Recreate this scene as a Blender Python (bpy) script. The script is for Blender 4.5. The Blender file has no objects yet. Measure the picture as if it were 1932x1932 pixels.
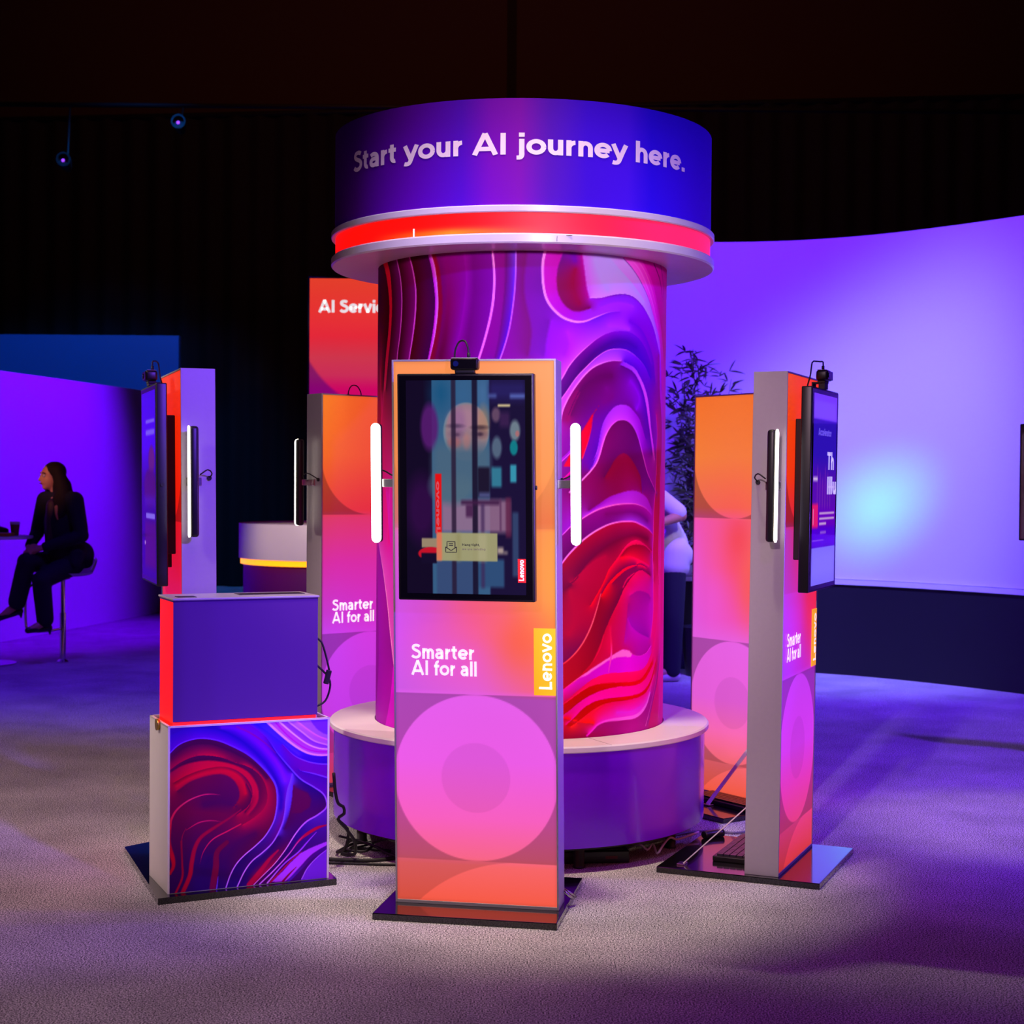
import bpy, bmesh, math, random
import numpy as np
from mathutils import Vector, Matrix
random.seed(7)
rng = np.random.default_rng(5)
scn = bpy.context.scene
COL = scn.collection
PI = math.pi

# ------------------------------------------------------------------ helpers
def s2l(c):
    c = np.asarray(c, float) / 255.0
    return np.where(c <= 0.04045, c / 12.92, ((c + 0.055) / 1.055) ** 2.4)

def rgb(c):
    return tuple(float(x) for x in s2l(c)) + (1.0,)

def hexc(h):
    return np.array([int(h[i:i + 2], 16) for i in (0, 2, 4)], float)

def mat(name, c, rough=0.5, metal=0.0, spec=0.5, emit=0.0, ecol=None, coat=0.0, noise=None):
    m = bpy.data.materials.new(name); m.use_nodes = True
    nt = m.node_tree; b = nt.nodes['Principled BSDF']
    b.inputs['Base Color'].default_value = rgb(c)
    b.inputs['Roughness'].default_value = rough
    b.inputs['Metallic'].default_value = metal
    b.inputs['Specular IOR Level'].default_value = spec
    b.inputs['Coat Weight'].default_value = coat
    if emit:
        b.inputs['Emission Color'].default_value = rgb(ecol if ecol is not None else c)
        b.inputs['Emission Strength'].default_value = emit
    if noise:                                   # (scale, colour spread, bump)
        tc = nt.nodes.new('ShaderNodeTexCoord'); nz = nt.nodes.new('ShaderNodeTexNoise')
        nz.inputs['Scale'].default_value = noise[0]; nz.inputs['Detail'].default_value = 3
        nt.links.new(tc.outputs['Object'], nz.inputs['Vector'])
        hs = nt.nodes.new('ShaderNodeMix'); hs.data_type = 'RGBA'
        lin = s2l(c)
        hs.inputs[6].default_value = tuple(lin * (1 - noise[1])) + (1,)
        hs.inputs[7].default_value = tuple(np.minimum(lin * (1 + noise[1]), 1)) + (1,)
        nt.links.new(nz.outputs['Fac'], hs.inputs[0]); nt.links.new(hs.outputs[2], b.inputs['Base Color'])
        if noise[2]:
            bp = nt.nodes.new('ShaderNodeBump'); bp.inputs['Strength'].default_value = noise[2]
            bp.inputs['Distance'].default_value = 0.01
            nt.links.new(nz.outputs['Fac'], bp.inputs['Height']); nt.links.new(bp.outputs['Normal'], b.inputs['Normal'])
    return m

def print_mat(name, rough=0.45, emit=0.0, base=1.0, spec=0.3, coat=0.0):
    """printed artwork: colours stored per point of the sheet, optionally backlit"""
    m = bpy.data.materials.new(name); m.use_nodes = True
    nt = m.node_tree; b = nt.nodes['Principled BSDF']
    at = nt.nodes.new('ShaderNodeAttribute'); at.attribute_name = 'print'
    if base != 1.0:
        mx = nt.nodes.new('ShaderNodeVectorMath'); mx.operation = 'SCALE'; mx.inputs['Scale'].default_value = base
        nt.links.new(at.outputs['Color'], mx.inputs[0]); nt.links.new(mx.outputs[0], b.inputs['Base Color'])
    else:
        nt.links.new(at.outputs['Color'], b.inputs['Base Color'])
    b.inputs['Roughness'].default_value = rough; b.inputs['Specular IOR Level'].default_value = spec
    b.inputs['Coat Weight'].default_value = coat; b.inputs['Coat Roughness'].default_value = 0.04
    if emit:
        nt.links.new(at.outputs['Color'], b.inputs['Emission Color']); b.inputs['Emission Strength'].default_value = emit
    return m

def tag(o, label=None, cat=None, group=None, kind=None):
    if label: o['label'] = label
    if cat: o['category'] = cat
    if group: o['group'] = group
    if kind: o['kind'] = kind
    return o

def empty(name, loc=(0, 0, 0), rz=0.0):
    o = bpy.data.objects.new(name, None); COL.objects.link(o)
    o.location = loc; o.rotation_euler = (0, 0, rz); o.empty_display_size = 0.1
    return o

class MB:
    """collects simple solids into one mesh"""
    def __init__(s): s.bm = bmesh.new()
    def box(s, x0, x1, y0, y1, z0, z1, bev=0.0, seg=2):
        t = bmesh.new(); bmesh.ops.create_cube(t, size=1)
        for v in t.verts:
            v.co = Vector(((x0 + x1) / 2 + v.co.x * (x1 - x0), (y0 + y1) / 2 + v.co.y * (y1 - y0), (z0 + z1) / 2 + v.co.z * (z1 - z0)))
        if bev: bmesh.ops.bevel(t, geom=t.edges[:], offset=bev, segments=seg, affect='EDGES', profile=0.5)
        return s.add(t)
    def add(s, t, M=None):
        if M is not None: bmesh.ops.transform(t, matrix=M, verts=t.verts)
        me = bpy.data.meshes.new('t'); t.to_mesh(me); t.free(); s.bm.from_mesh(me); bpy.data.meshes.remove(me); return s
    def tube(s, pts, r, n=10, cap=True):
        pts = [Vector(p) for p in pts]; rr = r if hasattr(r, '__len__') else [r] * len(pts)
        bm = s.bm; rings = []; up = None
        for i, p in enumerate(pts):
            d = (pts[min(i + 1, len(pts) - 1)] - pts[max(i - 1, 0)]).normalized()
            if up is None:
                up = Vector((0, 0, 1)) if abs(d.z) < 0.9 else Vector((1, 0, 0))
            a = d.cross(up).normalized(); b = a.cross(d).normalized(); up = b
            rings.append([bm.verts.new(p + (a * math.cos(2 * PI * k / n) + b * math.sin(2 * PI * k / n)) * rr[i]) for k in range(n)])
        for i in range(len(rings) - 1):
            for k in range(n):
                f = bm.faces.new((rings[i][k], rings[i][(k + 1) % n], rings[i + 1][(k + 1) % n], rings[i + 1][k])); f.smooth = True
        if cap:
            bm.faces.new(rings[0][::-1]); bm.faces.new(rings[-1])
        return s
    def lathe(s, prof, n=96, cx=0, cy=0, a0=0, a1=2 * PI):
        bm = s.bm; full = abs(a1 - a0 - 2 * PI) < 1e-6; m = n if full else n + 1; rings = []
        for r, z in prof:
            if r < 1e-6: rings.append([bm.verts.new((cx, cy, z))])
            else: rings.append([bm.verts.new((cx + r * math.cos(a0 + (a1 - a0) * k / n), cy + r * math.sin(a0 + (a1 - a0) * k / n), z)) for k in range(m)])
        for A, B in zip(rings, rings[1:]):
            for k in range(n):
                k2 = (k + 1) % m
                q = [A[k % len(A)], A[k2 % len(A)], B[k2 % len(B)], B[k % len(B)]]
                u = []
                for v in q:
                    if v not in u: u.append(v)
                if len(u) > 2: bm.faces.new(u)
        return s
    def prism(s, poly, z0, z1):
        bm = s.bm; a = [bm.verts.new((x, y, z0)) for x, y in poly]; b = [bm.verts.new((x, y, z1)) for x, y in poly]
        bm.faces.new(a[::-1]); bm.faces.new(b); n = len(poly)
        for i in range(n): bm.faces.new((a[i], a[(i + 1) % n], b[(i + 1) % n], b[i]))
        return s
    def build(s, name, m, parent=None, xf=None, smooth=None):
        if xf:
            for v in s.bm.verts: v.co = Vector(xf(*v.co))
        bmesh.ops.recalc_face_normals(s.bm, faces=s.bm.faces)
        me = bpy.data.meshes.new(name); s.bm.to_mesh(me); s.bm.free()
        o = bpy.data.objects.new(name, me); COL.objects.link(o); me.materials.append(m)
        if parent: o.parent = parent
        if smooth is not None:
            me.polygons.foreach_set('use_smooth', [True] * len(me.polygons)); me.set_sharp_from_angle(angle=math.radians(smooth))
        return o

def grid_obj(name, P, colr, m, parent=None, smooth=True):
    """sheet of H x W points carrying a printed colour (0-255) at every point"""
    H, W = P.shape[:2]
    me = bpy.data.meshes.new(name); nv = H * W; nf = (H - 1) * (W - 1)
    me.vertices.add(nv); me.vertices.foreach_set('co', P.reshape(-1).astype(np.float32))
    i = np.arange(nv).reshape(H, W)
    q = np.stack([i[1:, :-1], i[1:, 1:], i[:-1, 1:], i[:-1, :-1]], -1).reshape(-1).astype(np.int32)
    me.loops.add(nf * 4); me.loops.foreach_set('vertex_index', q)
    me.polygons.add(nf); me.polygons.foreach_set('loop_start', np.arange(0, nf * 4, 4, dtype=np.int32))
    me.update(calc_edges=True)
    if smooth: me.polygons.foreach_set('use_smooth', np.ones(nf, bool))
    at = me.color_attributes.new('print', 'FLOAT_COLOR', 'POINT')
    c = np.ones((nv, 4), np.float32); c[:, :3] = s2l(np.clip(colr, 0, 255)).reshape(-1, 3)
    at.data.foreach_set('color', c.reshape(-1))
    me.materials.append(m)
    o = bpy.data.objects.new(name, me); COL.objects.link(o)
    if parent: o.parent = parent
    return o

def spline(pts, step=0.8):
    p = np.array(pts, float)
    if len(p) == 2: p = np.array([p[0], (p[0] + p[1]) / 2, p[1]])
    e = np.vstack([2 * p[0] - p[1], p, 2 * p[-1] - p[-2]])
    out = []
    for i in range(1, len(e) - 2):
        a, b, c, d = e[i - 1:i + 3]
        n = max(2, int(np.linalg.norm(c - b) / step))
        t = (np.arange(n) / n)[:, None]
        out.append(0.5 * (2 * b + (c - a) * t + (2 * a - 5 * b + 4 * c - d) * t ** 2 + (-a + 3 * b - 3 * c + d) * t ** 3))
    out.append(p[-1:]); return np.vstack(out)

class Canvas:
    """a printed sheet, painted from flowing curves with a colour on either side"""
    def __init__(s, x0, x1, z0, z1, res, pxmm):
        s.x0, s.z1, s.res, s.k = x0, z1, res, pxmm / res
        s.W = int((x1 - x0) / res) + 1; s.H = int((z1 - z0) / res) + 1
        s.acc = np.zeros((s.H, s.W, 3)); s.wt = np.zeros((s.H, s.W))
    def loc(s, pts): return [((x - s.x0) / s.res, (s.z1 - z) / s.res) for x, z in pts]
    def ramp(s, cols, t):
        c = np.array([hexc(h) for h in cols]) if isinstance(cols[0], str) else np.array(cols, float)[:, None]
        if len(c) == 1: return np.repeat(c, len(t), 0)
        x = np.linspace(0, 1, len(c)); return np.stack([np.interp(t, x, c[:, j]) for j in range(c.shape[1])], 1)
    def curve(s, pts, L, R, soft=1):
        q = spline(s.loc(pts)); d = np.gradient(q, axis=0); ln = np.linalg.norm(d, axis=1) + 1e-9
        t = np.cumsum(ln); t = (t - t[0]) / (t[-1] - t[0] + 1e-9)
        n = np.stack([d[:, 1], -d[:, 0]], 1) / ln[:, None]
        for cols, sg in ((L, 1), (R, -1)):
            if not cols: continue
            c = s.ramp(cols, t); o = max(0.75, soft * s.k * 0.5 + 0.25)
            p = np.round(q + n * sg * o).astype(int)
            ok = (p[:, 0] >= 0) & (p[:, 0] < s.W) & (p[:, 1] >= 0) & (p[:, 1] < s.H)
            np.add.at(s.acc, (p[ok, 1], p[ok, 0]), c[ok]); np.add.at(s.wt, (p[ok, 1], p[ok, 0]), 1)
    def solve(s, iters=260):
        lv = [(s.acc, s.wt)]
        while min(lv[-1][1].shape) > 12:
            a, w = lv[-1]; H, W = w.shape; H2, W2 = (H + 1) // 2, (W + 1) // 2
            a2 = np.zeros((H2 * 2, W2 * 2, 3)); w2 = np.zeros((H2 * 2, W2 * 2)); a2[:H, :W] = a; w2[:H, :W] = w
            lv.append((a2.reshape(H2, 2, W2, 2, 3).sum((1, 3)), w2.reshape(H2, 2, W2, 2).sum((1, 3))))
        u = None
        for a, w in lv[::-1]:
            H, W = w.shape; m = w > 0; c = a / np.maximum(w, 1e-9)[..., None]
            if u is None: u = np.full((H, W, 3), (a.sum((0, 1)) / max(w.sum(), 1)))
            else: u = np.repeat(np.repeat(u, 2, 0), 2, 1)[:H, :W].copy()
            u[m] = c[m]
            for _ in range(iters):
                p = np.pad(u, ((1, 1), (1, 1), (0, 0)), 'edge')
                v = (p[:-2, 1:-1] + p[2:, 1:-1] + p[1:-1, :-2] + p[1:-1, 2:]) * 0.25
                v[m] = c[m]; u = v
        s.img = u
    def stroke(s, pts, w, cols, soft=0.7):
        q = spline(s.loc(pts), 0.7); d = np.linalg.norm(np.gradient(q, axis=0), axis=1); t = np.cumsum(d); t = (t - t[0]) / (t[-1] - t[0] + 1e-9)
        c = s.ramp(cols, t); ww = s.ramp(w, t)[:, 0] * s.k / 2; sf = max(soft * s.k, 0.8)
        A = np.zeros((s.H, s.W)); Cc = np.zeros((s.H, s.W, 3))
        for (x, y), r, cc in zip(q, ww, c):
            e = int(r + sf + 2); ix, iy = int(round(x)), int(round(y))
            xa, xb, ya, yb = max(ix - e, 0), min(ix + e + 1, s.W), max(iy - e, 0), min(iy + e + 1, s.H)
            if xa >= xb or ya >= yb: continue
            yy, xx = np.mgrid[ya:yb, xa:xb]; dd = np.hypot(xx - x, yy - y)
            al = np.clip((r - dd) / sf + 0.5, 0, 1) * min(1.0, r / 0.5)
            k = al > A[ya:yb, xa:xb]
            A[ya:yb, xa:xb][k] = al[k]; Cc[ya:yb, xa:xb][k] = cc
        s.img = s.img * (1 - A[..., None]) + Cc * A[..., None]
    def poly(s, pts, col, soft=1.0):
        q = np.array(s.loc(pts)); yy, xx = np.mgrid[0:s.H, 0:s.W]; m = np.zeros((s.H, s.W), bool)
        for (xa, ya), (xb, yb) in zip(q, np.roll(q, -1, 0)):
            if ya == yb: continue
            m ^= ((ya > yy) != (yb > yy)) & (xx < (xb - xa) * (yy - ya) / (yb - ya) + xa)
        A = m.astype(float)
        for _ in range(max(1, int(soft * s.k))):
            p = np.pad(A, 1, 'edge'); A = (p[:-2, 1:-1] + p[2:, 1:-1] + p[1:-1, :-2] + p[1:-1, 2:] + 2 * A) / 6
        A = A[..., None]; s.img = s.img * (1 - A) + hexc(col) * A
    def run(s, items):
        for it in items:
            if it[0] == 'k': s.curve(*it[1:])
        s.solve()
        for it in items:
            if it[0] == 'p': s.poly(*it[1:])
        for it in items:
            if it[0] == 's': s.stroke(*it[1:])
        return s.img

# ------------------------------------------------------------------ bold geometric lettering
def arc(cx, cy, rx, ry, a0, a1, n=20):
    return [(cx + rx * math.cos(math.radians(a0 + (a1 - a0) * i / n)), cy + ry * math.sin(math.radians(a0 + (a1 - a0) * i / n))) for i in range(n + 1)]
def cr(pts): return [tuple(p) for p in spline(pts, 0.03)]
SS = [(.43, .6), (.35, .645), (.25, .655), (.15, .63), (.105, .555), (.14, .47), (.25, .41), (.37, .355), (.435, .27), (.42, .155), (.33, .08), (.23, .066), (.13, .09), (.055, .15)]
GL = {
 'o': ([arc(.27, .26, .195, .19, 0, 360, 32)], .54), 'n': ([[(.115, 0), (.115, .52)], arc(.25, .285, .135, .165, 180, 0) + [(.385, 0)]], .49),
 'm': ([[(.115, 0), (.115, .52)], arc(.23, .295, .115, .155, 180, 0) + [(.345, 0)], arc(.46, .295, .115, .155, 180, 0) + [(.575, 0)]], .68),
 'u': ([[(.11, .52)] + arc(.245, .23, .135, .16, 180, 360), [(.38, .52), (.38, 0)]], .49), 'r': ([[(.115, 0), (.115, .52)], arc(.30, .255, .185, .19, 180, 92)], .33),
 't': ([[(.15, .645), (.15, .2)] + arc(.255, .19, .105, .12, 180, 285), [(.02, .455), (.3, .455)]], .34),
 'a': ([cr([(.075, .405), (.15, .445), (.25, .452), (.34, .4), (.365, .3), (.365, .16)]) + [(.365, 0)], cr([(.365, .275), (.25, .29), (.13, .26), (.085, .17), (.13, .085), (.22, .066), (.32, .11), (.365, .19)])], .48),
 'y': ([[(.045, .52), (.25, .03)], cr([(.445, .52), (.33, .24), (.24, .0), (.19, -.085), (.1, -.11), (.03, -.095)])], .48),
 'j': ([[(.125, .52)] + cr([(.125, .1), (.125, -.02), (.09, -.095), (-.01, -.105)]), [(.05, .66), (.2, .66)]], .24),
 'e': ([arc(.265, .26, .19, .19, 0, 318, 30), [(.085, .255), (.455, .255)]], .52), 'h': ([[(.115, 0), (.115, .73)], arc(.25, .285, .135, .165, 180, 0) + [(.385, 0)]], .49),
 'S': ([cr(SS)], .52), 's': ([cr([(x * .8 + .03, y * .72) for x, y in SS])], .43), 'A': ([[(.07, 0), (.355, .72)], [(.64, 0), (.355, .72)], [(.18, .2), (.53, .2)]], .71),
 'I': ([[(.13, 0), (.13, .72)]], .26), 'L': ([[(.13, .72), (.13, .0)], [(.06, .0725), (.48, .0725)]], .5), 'l': ([[(.11, 0), (.11, .73)]], .22), 'i': ([[(.11, 0), (.11, .52)], [(.035, .66), (.185, .66)]], .22),
 'f': ([[(.14, 0), (.14, .55)] + arc(.245, .55, .105, .115, 180, 75), [(.02, .455), (.3, .455)]], .31), 'v': ([[(.055, .52), (.245, .02)], [(.245, .02), (.435, .52)]], .49),
 'c': ([arc(.265, .26, .19, .19, 48, 312, 26)], .47), 'g': ([arc(.245, .275, .17, .175, 0, 360, 28), [(.415, .52), (.415, .0)] + arc(.245, -.02, .17, .09, 0, -140, 14)], .53),
 'd': ([arc(.25, .26, .175, .19, 0, 360, 28), [(.425, 0), (.425, .73)]], .54), 'w': ([[(.05, .52), (.19, .02)], [(.19, .02), (.34, .5)], [(.34, .5), (.49, .02)], [(.49, .02), (.63, .52)]], .68),
 'H': ([[(.13, 0), (.13, .72)], [(.56, 0), (.56, .72)], [(.13, .37), (.56, .37)]], .69), 'T': ([[(.02, .65), (.54, .65)], [(.28, 0), (.28, .65)]], .56),
 '.': ([[(.03, .075), (.19, .075)]], .22), ',': ([[(.13, .13), (.06, -.1)]], .22), ' ': ([], .24)}

def lettering(name, lines, x0, z0, width, size, m, parent, place, lead=1.15, sw=.0725):
    """strokes of even weight; place(x, z) puts a point of the sheet in space; width fixes the first line's length"""
    bm = bmesh.new()
    for li, text in enumerate(lines):
        total = sum(GL[c][1] for c in text) * size
        kx = width[li] / total if width else 1.0
        pen = 0.0
        for ch in text:
            st, adv = GL[ch]
            for pl in st:
                p = [np.array(pl[0], float)]
                for b in pl[1:]:
                    b = np.array(b, float); n = max(1, int(np.linalg.norm(b - p[-1]) / 0.09)); a = p[-1]
                    for i in range(1, n + 1): p.append(a + (b - a) * i / n)
                p = np.array(p); d = np.gradient(p, axis=0); d /= np.linalg.norm(d, axis=1)[:, None] + 1e-9
                nn = np.stack([-d[:, 1], d[:, 0]], 1) * sw; prev = None
                for q, w in zip(p, nn):
                    pr = []
                    for e in (q + w, q - w):
                        pr.append(bm.verts.new(place(x0 + (pen + e[0]) * size * kx, z0 - li * lead * size + e[1] * size)))
                    if prev: bm.faces.new((prev[0], prev[1], pr[1], pr[0]))
                    prev = pr
            pen += adv
    me = bpy.data.meshes.new(name); bm.to_mesh(me); bm.free(); me.materials.append(m)
    o = bpy.data.objects.new(name, me); COL.objects.link(o)
    if parent: o.parent = parent
    return o
COLUMN_ART=[
('k',[(-800,2513),(-751,2459),(-715,2379),(-701,2296),(-712,2199),(-743,2086),(-768,1955)],['ff0a28','ff003c','e61464'],['50000a','3a0008'],1),
('k',[(-736,2511),(-695,2443),(-676,2343),(-676,2261),(-687,2180),(-710,2084),(-741,1954)],['4b001e','55002a'],['ff0a32','ff0a3c','dc1464'],1),
('k',[(-910,2502),(-864,2296),(-805,2157),(-814,1958)],['5a0005','a00010'],['5a0005','c80014'],4),
('k',[(-640,2513),(-607,2433),(-591,2351),(-591,2270),(-604,2174),(-625,2078),(-629,1949)],['4b0019','46001e'],['78006e','8c0078'],1),
('s',[(-640,2513),(-607,2433),(-591,2351),(-591,2270),(-604,2174),(-625,2078),(-629,1949)],[3.2,3.6,3],['e65adc','ff50e6','f05ae6'],0.7),
('k',[(-542,2510),(-514,2440),(-496,2359),(-496,2279),(-509,2184),(-535,2073),(-563,1946)],['46000f','5a0010'],['820064','96008c'],1),
('s',[(-542,2510),(-514,2440),(-496,2359),(-496,2279),(-509,2184),(-535,2073),(-563,1946)],[3,4,3],['f050dc','ff50e6','f05ae6'],0.7),
('k',[(-430,2509),(-409,2447),(-390,2351),(-387,2272),(-398,2178),(-424,2068),(-464,1942)],['d228e6','e61ee6','be0fc8'],['4b0046','46004b'],1),
('k',[(-413,2508),(-388,2436),(-374,2334),(-374,2255),(-388,2161),(-414,2067),(-453,1942)],['aa0028','8c0028'],['f050f5','ff64fa','d21ee1'],1),
('s',[(-413,2508),(-388,2436),(-374,2334),(-374,2255),(-388,2161),(-414,2067),(-453,1942)],[1.8,2,1.8],['ff78fa','ff8cff','ff64f0'],0.7),
('k',[(-385,2496),(-363,2428),(-351,2333),(-350,2254),(-366,2145),(-385,2066)],['7d006e','730050'],['960032','82003c'],4),
('k',[(-342,2496),(-319,2347),(-336,2159),(-358,2072)],['8c007d','820055','64003c'],['8c007d','820055','64003c'],3),
('k',[(-253,2494),(-242,2375),(-261,2219),(-292,2095)],['96059b','8c0096'],['8c008c','82008c'],3),
('k',[(-209,2483),(-204,2342),(-223,2202),(-239,2093)],['780082','690069'],['780082','6e006e'],3),
('k',[(-129,2501),(-121,2418),(-121,2340),(-129,2263),(-148,2176),(-181,2067),(-231,1937)],['960096','870082'],['8200a0','780087'],1),
('s',[(-129,2501),(-121,2418),(-121,2340),(-129,2263),(-148,2176),(-181,2067),(-231,1937)],[4,5,4.5,3.5],['ff8cf0','ff78ff','ff78f5'],0.7),
('k',[(-32,2500),(-34,2386),(-41,2293),(-59,2175),(-93,2063),(-149,1936)],['82008c','8c0096'],['7832f0','5a00be','5a00b4'],1),
('s',[(-32,2500),(-34,2386),(-41,2293),(-59,2175),(-93,2063),(-149,1936)],[3,3,2.5],['be64ff','d25aff','d26eff'],0.7),
('k',[(-77,2495),(-79,2340),(-100,2153),(-118,2066)],['6e0073','6e0078'],['8c0087','820087'],3),
('k',[(86,2500),(77,2450),(77,2388),(83,2341),(94,2304),(116,2270),(149,2240),(181,2224),(221,2216),(262,2221),(305,2238),(369,2262),(430,2271)],['d200cd','d200c8','be0ad2','aa28fa','a523ff'],['8200aa','7300a0','7800aa','9b0fe6','7314e6','8c0fe6'],1),
('s',[(86,2500),(77,2450),(77,2388),(83,2341),(94,2304),(116,2270),(149,2240),(181,2224),(221,2216),(262,2221),(305,2238),(369,2262),(430,2271)],[6,5,5,5,4,2,0.5],['ff8cff','ff96ff','ff96ff','ff96ff','eb6eff','a532f5'],0.7),
('k',[(14,2498),(3,2340),(32,2185),(24,2076)],['8200a0','7800a0'],['7d0078','78006e'],6),
('k',[(159,2490),(137,2420),(138,2343),(161,2291),(201,2261),(241,2260),(283,2274)],['6e00a0','8c005a','820055','7d0055'],['c800be','d200c8','b900cd','a01eeb'],3.5),
('k',[(213,2430),(203,2376),(214,2321),(234,2290)],['a0004b','960046'],['a0004b','960046'],1),
('k',[(206,2489),(212,2461)],['7800b9'],['7800b9'],3),
('k',[(244,2494),(255,2426),(265,2361),(277,2318)],['d769ff','dc64ff'],['b900a5','af0091'],4),
('k',[(303,2476),(329,2415),(368,2355)],['be9bff','c39bff'],['be9bff','c39bff'],2),
('k',[(367,2494),(428,2445),(512,2389),(589,2329)],['c8a0ff','d782ff','d282ff'],['bea0ff','c39bff'],3),
('k',[(450,2492),(511,2450),(565,2404),(627,2339),(687,2254),(757,2152),(788,1966)],['fa5af0','ff4bf0','eb28eb','d214c8','d200aa'],['d29bff','cd82ff','be5aff','b428ff','9b00e6'],1),
('s',[(450,2492),(511,2450),(565,2404),(627,2339),(687,2254),(735,2176)],[1.6,1.6,1,0.4],['6400a0','7800aa'],0.7),
('s',[(496,2493),(553,2454),(613,2390),(670,2318),(723,2231)],[2,2.5,1.5],['ff64f0','ff5af5','ff3ceb'],0.7),
('s',[(541,2493),(599,2446),(654,2381),(712,2302)],[2,2,1],['ff5ad7','ff46d7'],0.7),
('k',[(575,2492),(653,2420),(721,2323),(779,2213),(829,2101)],['dc00b4','d200aa','c80082','c80064'],['eb1ec8','dc00b4','d200a0'],2),
('s',[(674,2493),(748,2431),(787,2363)],[3,3,1.5],['5a0050','640064'],0.7),
('s',[(757,2495),(798,2431),(816,2360)],[3,2,1.5],['5f0069','5a0064'],0.7),
('k',[(283,2315),(330,2319),(380,2332),(430,2342),(474,2344),(523,2334),(578,2306),(628,2268),(672,2227),(716,2168),(758,2112)],['e68cff','dc96ff','cd91ff','be78ff','be46ff'],['a50fdc','821ee1','9114f0','8c00e1','9600f0'],1),
('s',[(286,2313),(330,2317),(380,2330),(430,2340),(474,2342),(523,2332),(578,2303),(628,2266),(672,2224)],[0.8,1.6,1.6,0.8],['780096','6e00b4','7800be'],0.7),
('k',[(330,2283),(388,2303),(452,2311),(513,2303)],['961eff'],['aa23ff'],4),
('k',[(370,2210),(431,2208),(490,2199)],['b428ff'],['b42dff'],3),
('k',[(175,2173),(189,2126),(176,2079)],['be1eeb'],['aa14eb'],6),
('k',[(110,2217),(95,2139),(89,2077)],['9b00dc','9b00d7'],['7300a0','7800aa'],6),
('k',[(490,2237),(556,2217),(617,2167),(675,2090),(702,1993)],['7d00e1','8c00d2','9600be'],['7800e1','6e00d2','6e00be'],3),
('k',[(113,1912),(162,1988),(190,2036),(229,2081),(277,2123),(328,2159),(382,2182),(431,2190),(490,2189),(552,2168),(605,2127),(653,2069)],['e650fa','dc46fa','d241ff','b432ff','961eeb','8200d7','7800d2'],['730082','6e0087','780096','8c00c8','7d05e1','6400d2','6400c8'],1),
('s',[(113,1912),(162,1988),(190,2036),(229,2081),(277,2123),(328,2159),(382,2182),(431,2190)],[2.6,2.6,2,1,0.4],['ff78f5','ff78f5','f064fa','d250ff'],0.7),
('k',[(244,2022),(296,2083),(351,2124),(411,2149),(477,2150),(536,2132)],['46006e','5000a0','5000be'],['50006e','4b0096','4600b9'],2),
('k',[(139,1875),(179,1929),(223,1990),(268,2035),(314,2075),(363,2104),(415,2115),(477,2112),(542,2087),(600,2052),(647,2003)],['4b006e','4b0073','4600a0','4b00c8','4b00cd'],['d250f0','c846f5','aa37ff','9632ff','7800f0','6e00d2'],1),
('s',[(139,1875),(179,1929),(223,1990),(268,2035),(314,2075),(363,2104),(415,2115),(477,2112),(542,2087),(600,2052),(647,2003)],[2,2,1.6,0.5],['ff6ef0','ff6ef0','dc50ff','a53cff'],0.7),
('k',[(156,1812),(162,1846),(173,1876),(194,1916),(225,1961),(262,2004),(301,2035),(345,2054),(391,2065),(440,2066)],['dc46f0','d746f0','d750f5','c846ff'],['8c0064','820064','78006e','820087'],1),
('s',[(156,1812),(162,1846),(173,1876),(194,1916),(225,1961),(262,2004),(301,2035),(345,2054),(391,2065),(440,2066)],[3,3,3,2.5,1.5],['ff7df5','ff7df5','ff82ff','d75aff'],0.7),
('k',[(441,2050),(506,2030),(547,1999),(588,1946),(614,1889),(630,1838),(654,1762),(679,1683)],['9b1eff','b432ff','d746ff','eb46ff','e63cff','d732f5'],['5f0078','6400a0','5500be','5a00c3','6400aa','6e00aa'],1),
('k',[(458,2065),(526,2041),(558,2013),(598,1969),(629,1915),(647,1852),(662,1788),(685,1725),(706,1661)],['5500d7','6400d2','7300be','7d00b4','9600be'],['9b28ff','c846ff','e150ff','eb50ff','dc3cf5'],1),
('s',[(506,2043),(552,2007),(591,1959),(621,1902),(638,1844),(659,1775),(685,1699)],[1,4.5,4.5,3.5,3,2],['b43cff','e150fa','eb50ff','eb50ff','dc32f5'],0.7),
('k',[(194,1837),(247,1937),(319,1989),(392,2004)],['5f0055','64005f'],['640055','64005f'],4),
('k',[(182,1812),(207,1882),(233,1932)],['8c005f'],['91005f'],3),
('k',[(496,1984),(536,1948),(557,1911),(537,1873)],['8c00e1','9b00f0'],['8c00d2','8700e1'],4),
('k',[(361,1953),(393,1917),(347,1891)],['780082'],['780082'],2),
('k',[(288,1617),(305,1642),(325,1716),(339,1779),(356,1821),(381,1854),(412,1878),(450,1887),(489,1881),(529,1857),(568,1823),(611,1748)],['5f00b4','5a00b4','6900b4','6e00a0','780096','7800aa','6400b4'],['a02dff','8c23fa','b932ff','be32ff','aa0fe6','9b00cd'],2.5),
('k',[(197,1522),(264,1584),(291,1610),(317,1642),(334,1679),(348,1722),(363,1759),(388,1795),(420,1818),(450,1824),(483,1820),(518,1799),(551,1759),(583,1697),(613,1636),(640,1595),(689,1549),(724,1518)],['6e0064','78006e','d746fa','e146ff','dc3cff','c328fa','9b00cd','a500c8','aa00c3'],['8c005a','8c0064','820069','78005f','6e005f','640064','78008c','7300a0','7300aa'],1),
('s',[(197,1522),(264,1584),(291,1610),(317,1642),(334,1679),(348,1722),(363,1759),(388,1795),(420,1818),(450,1824),(483,1820),(518,1799),(551,1759),(583,1697),(613,1636),(640,1595),(689,1549),(724,1518)],[3.5,3.5,3.2,3,2.4,2,3,3,2,1.5],['ff82f0','ff82f5','ff64fa','ff64fa','e64bff','c832f5','e650fa','eb46f5','eb46ff'],0.7),
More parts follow.
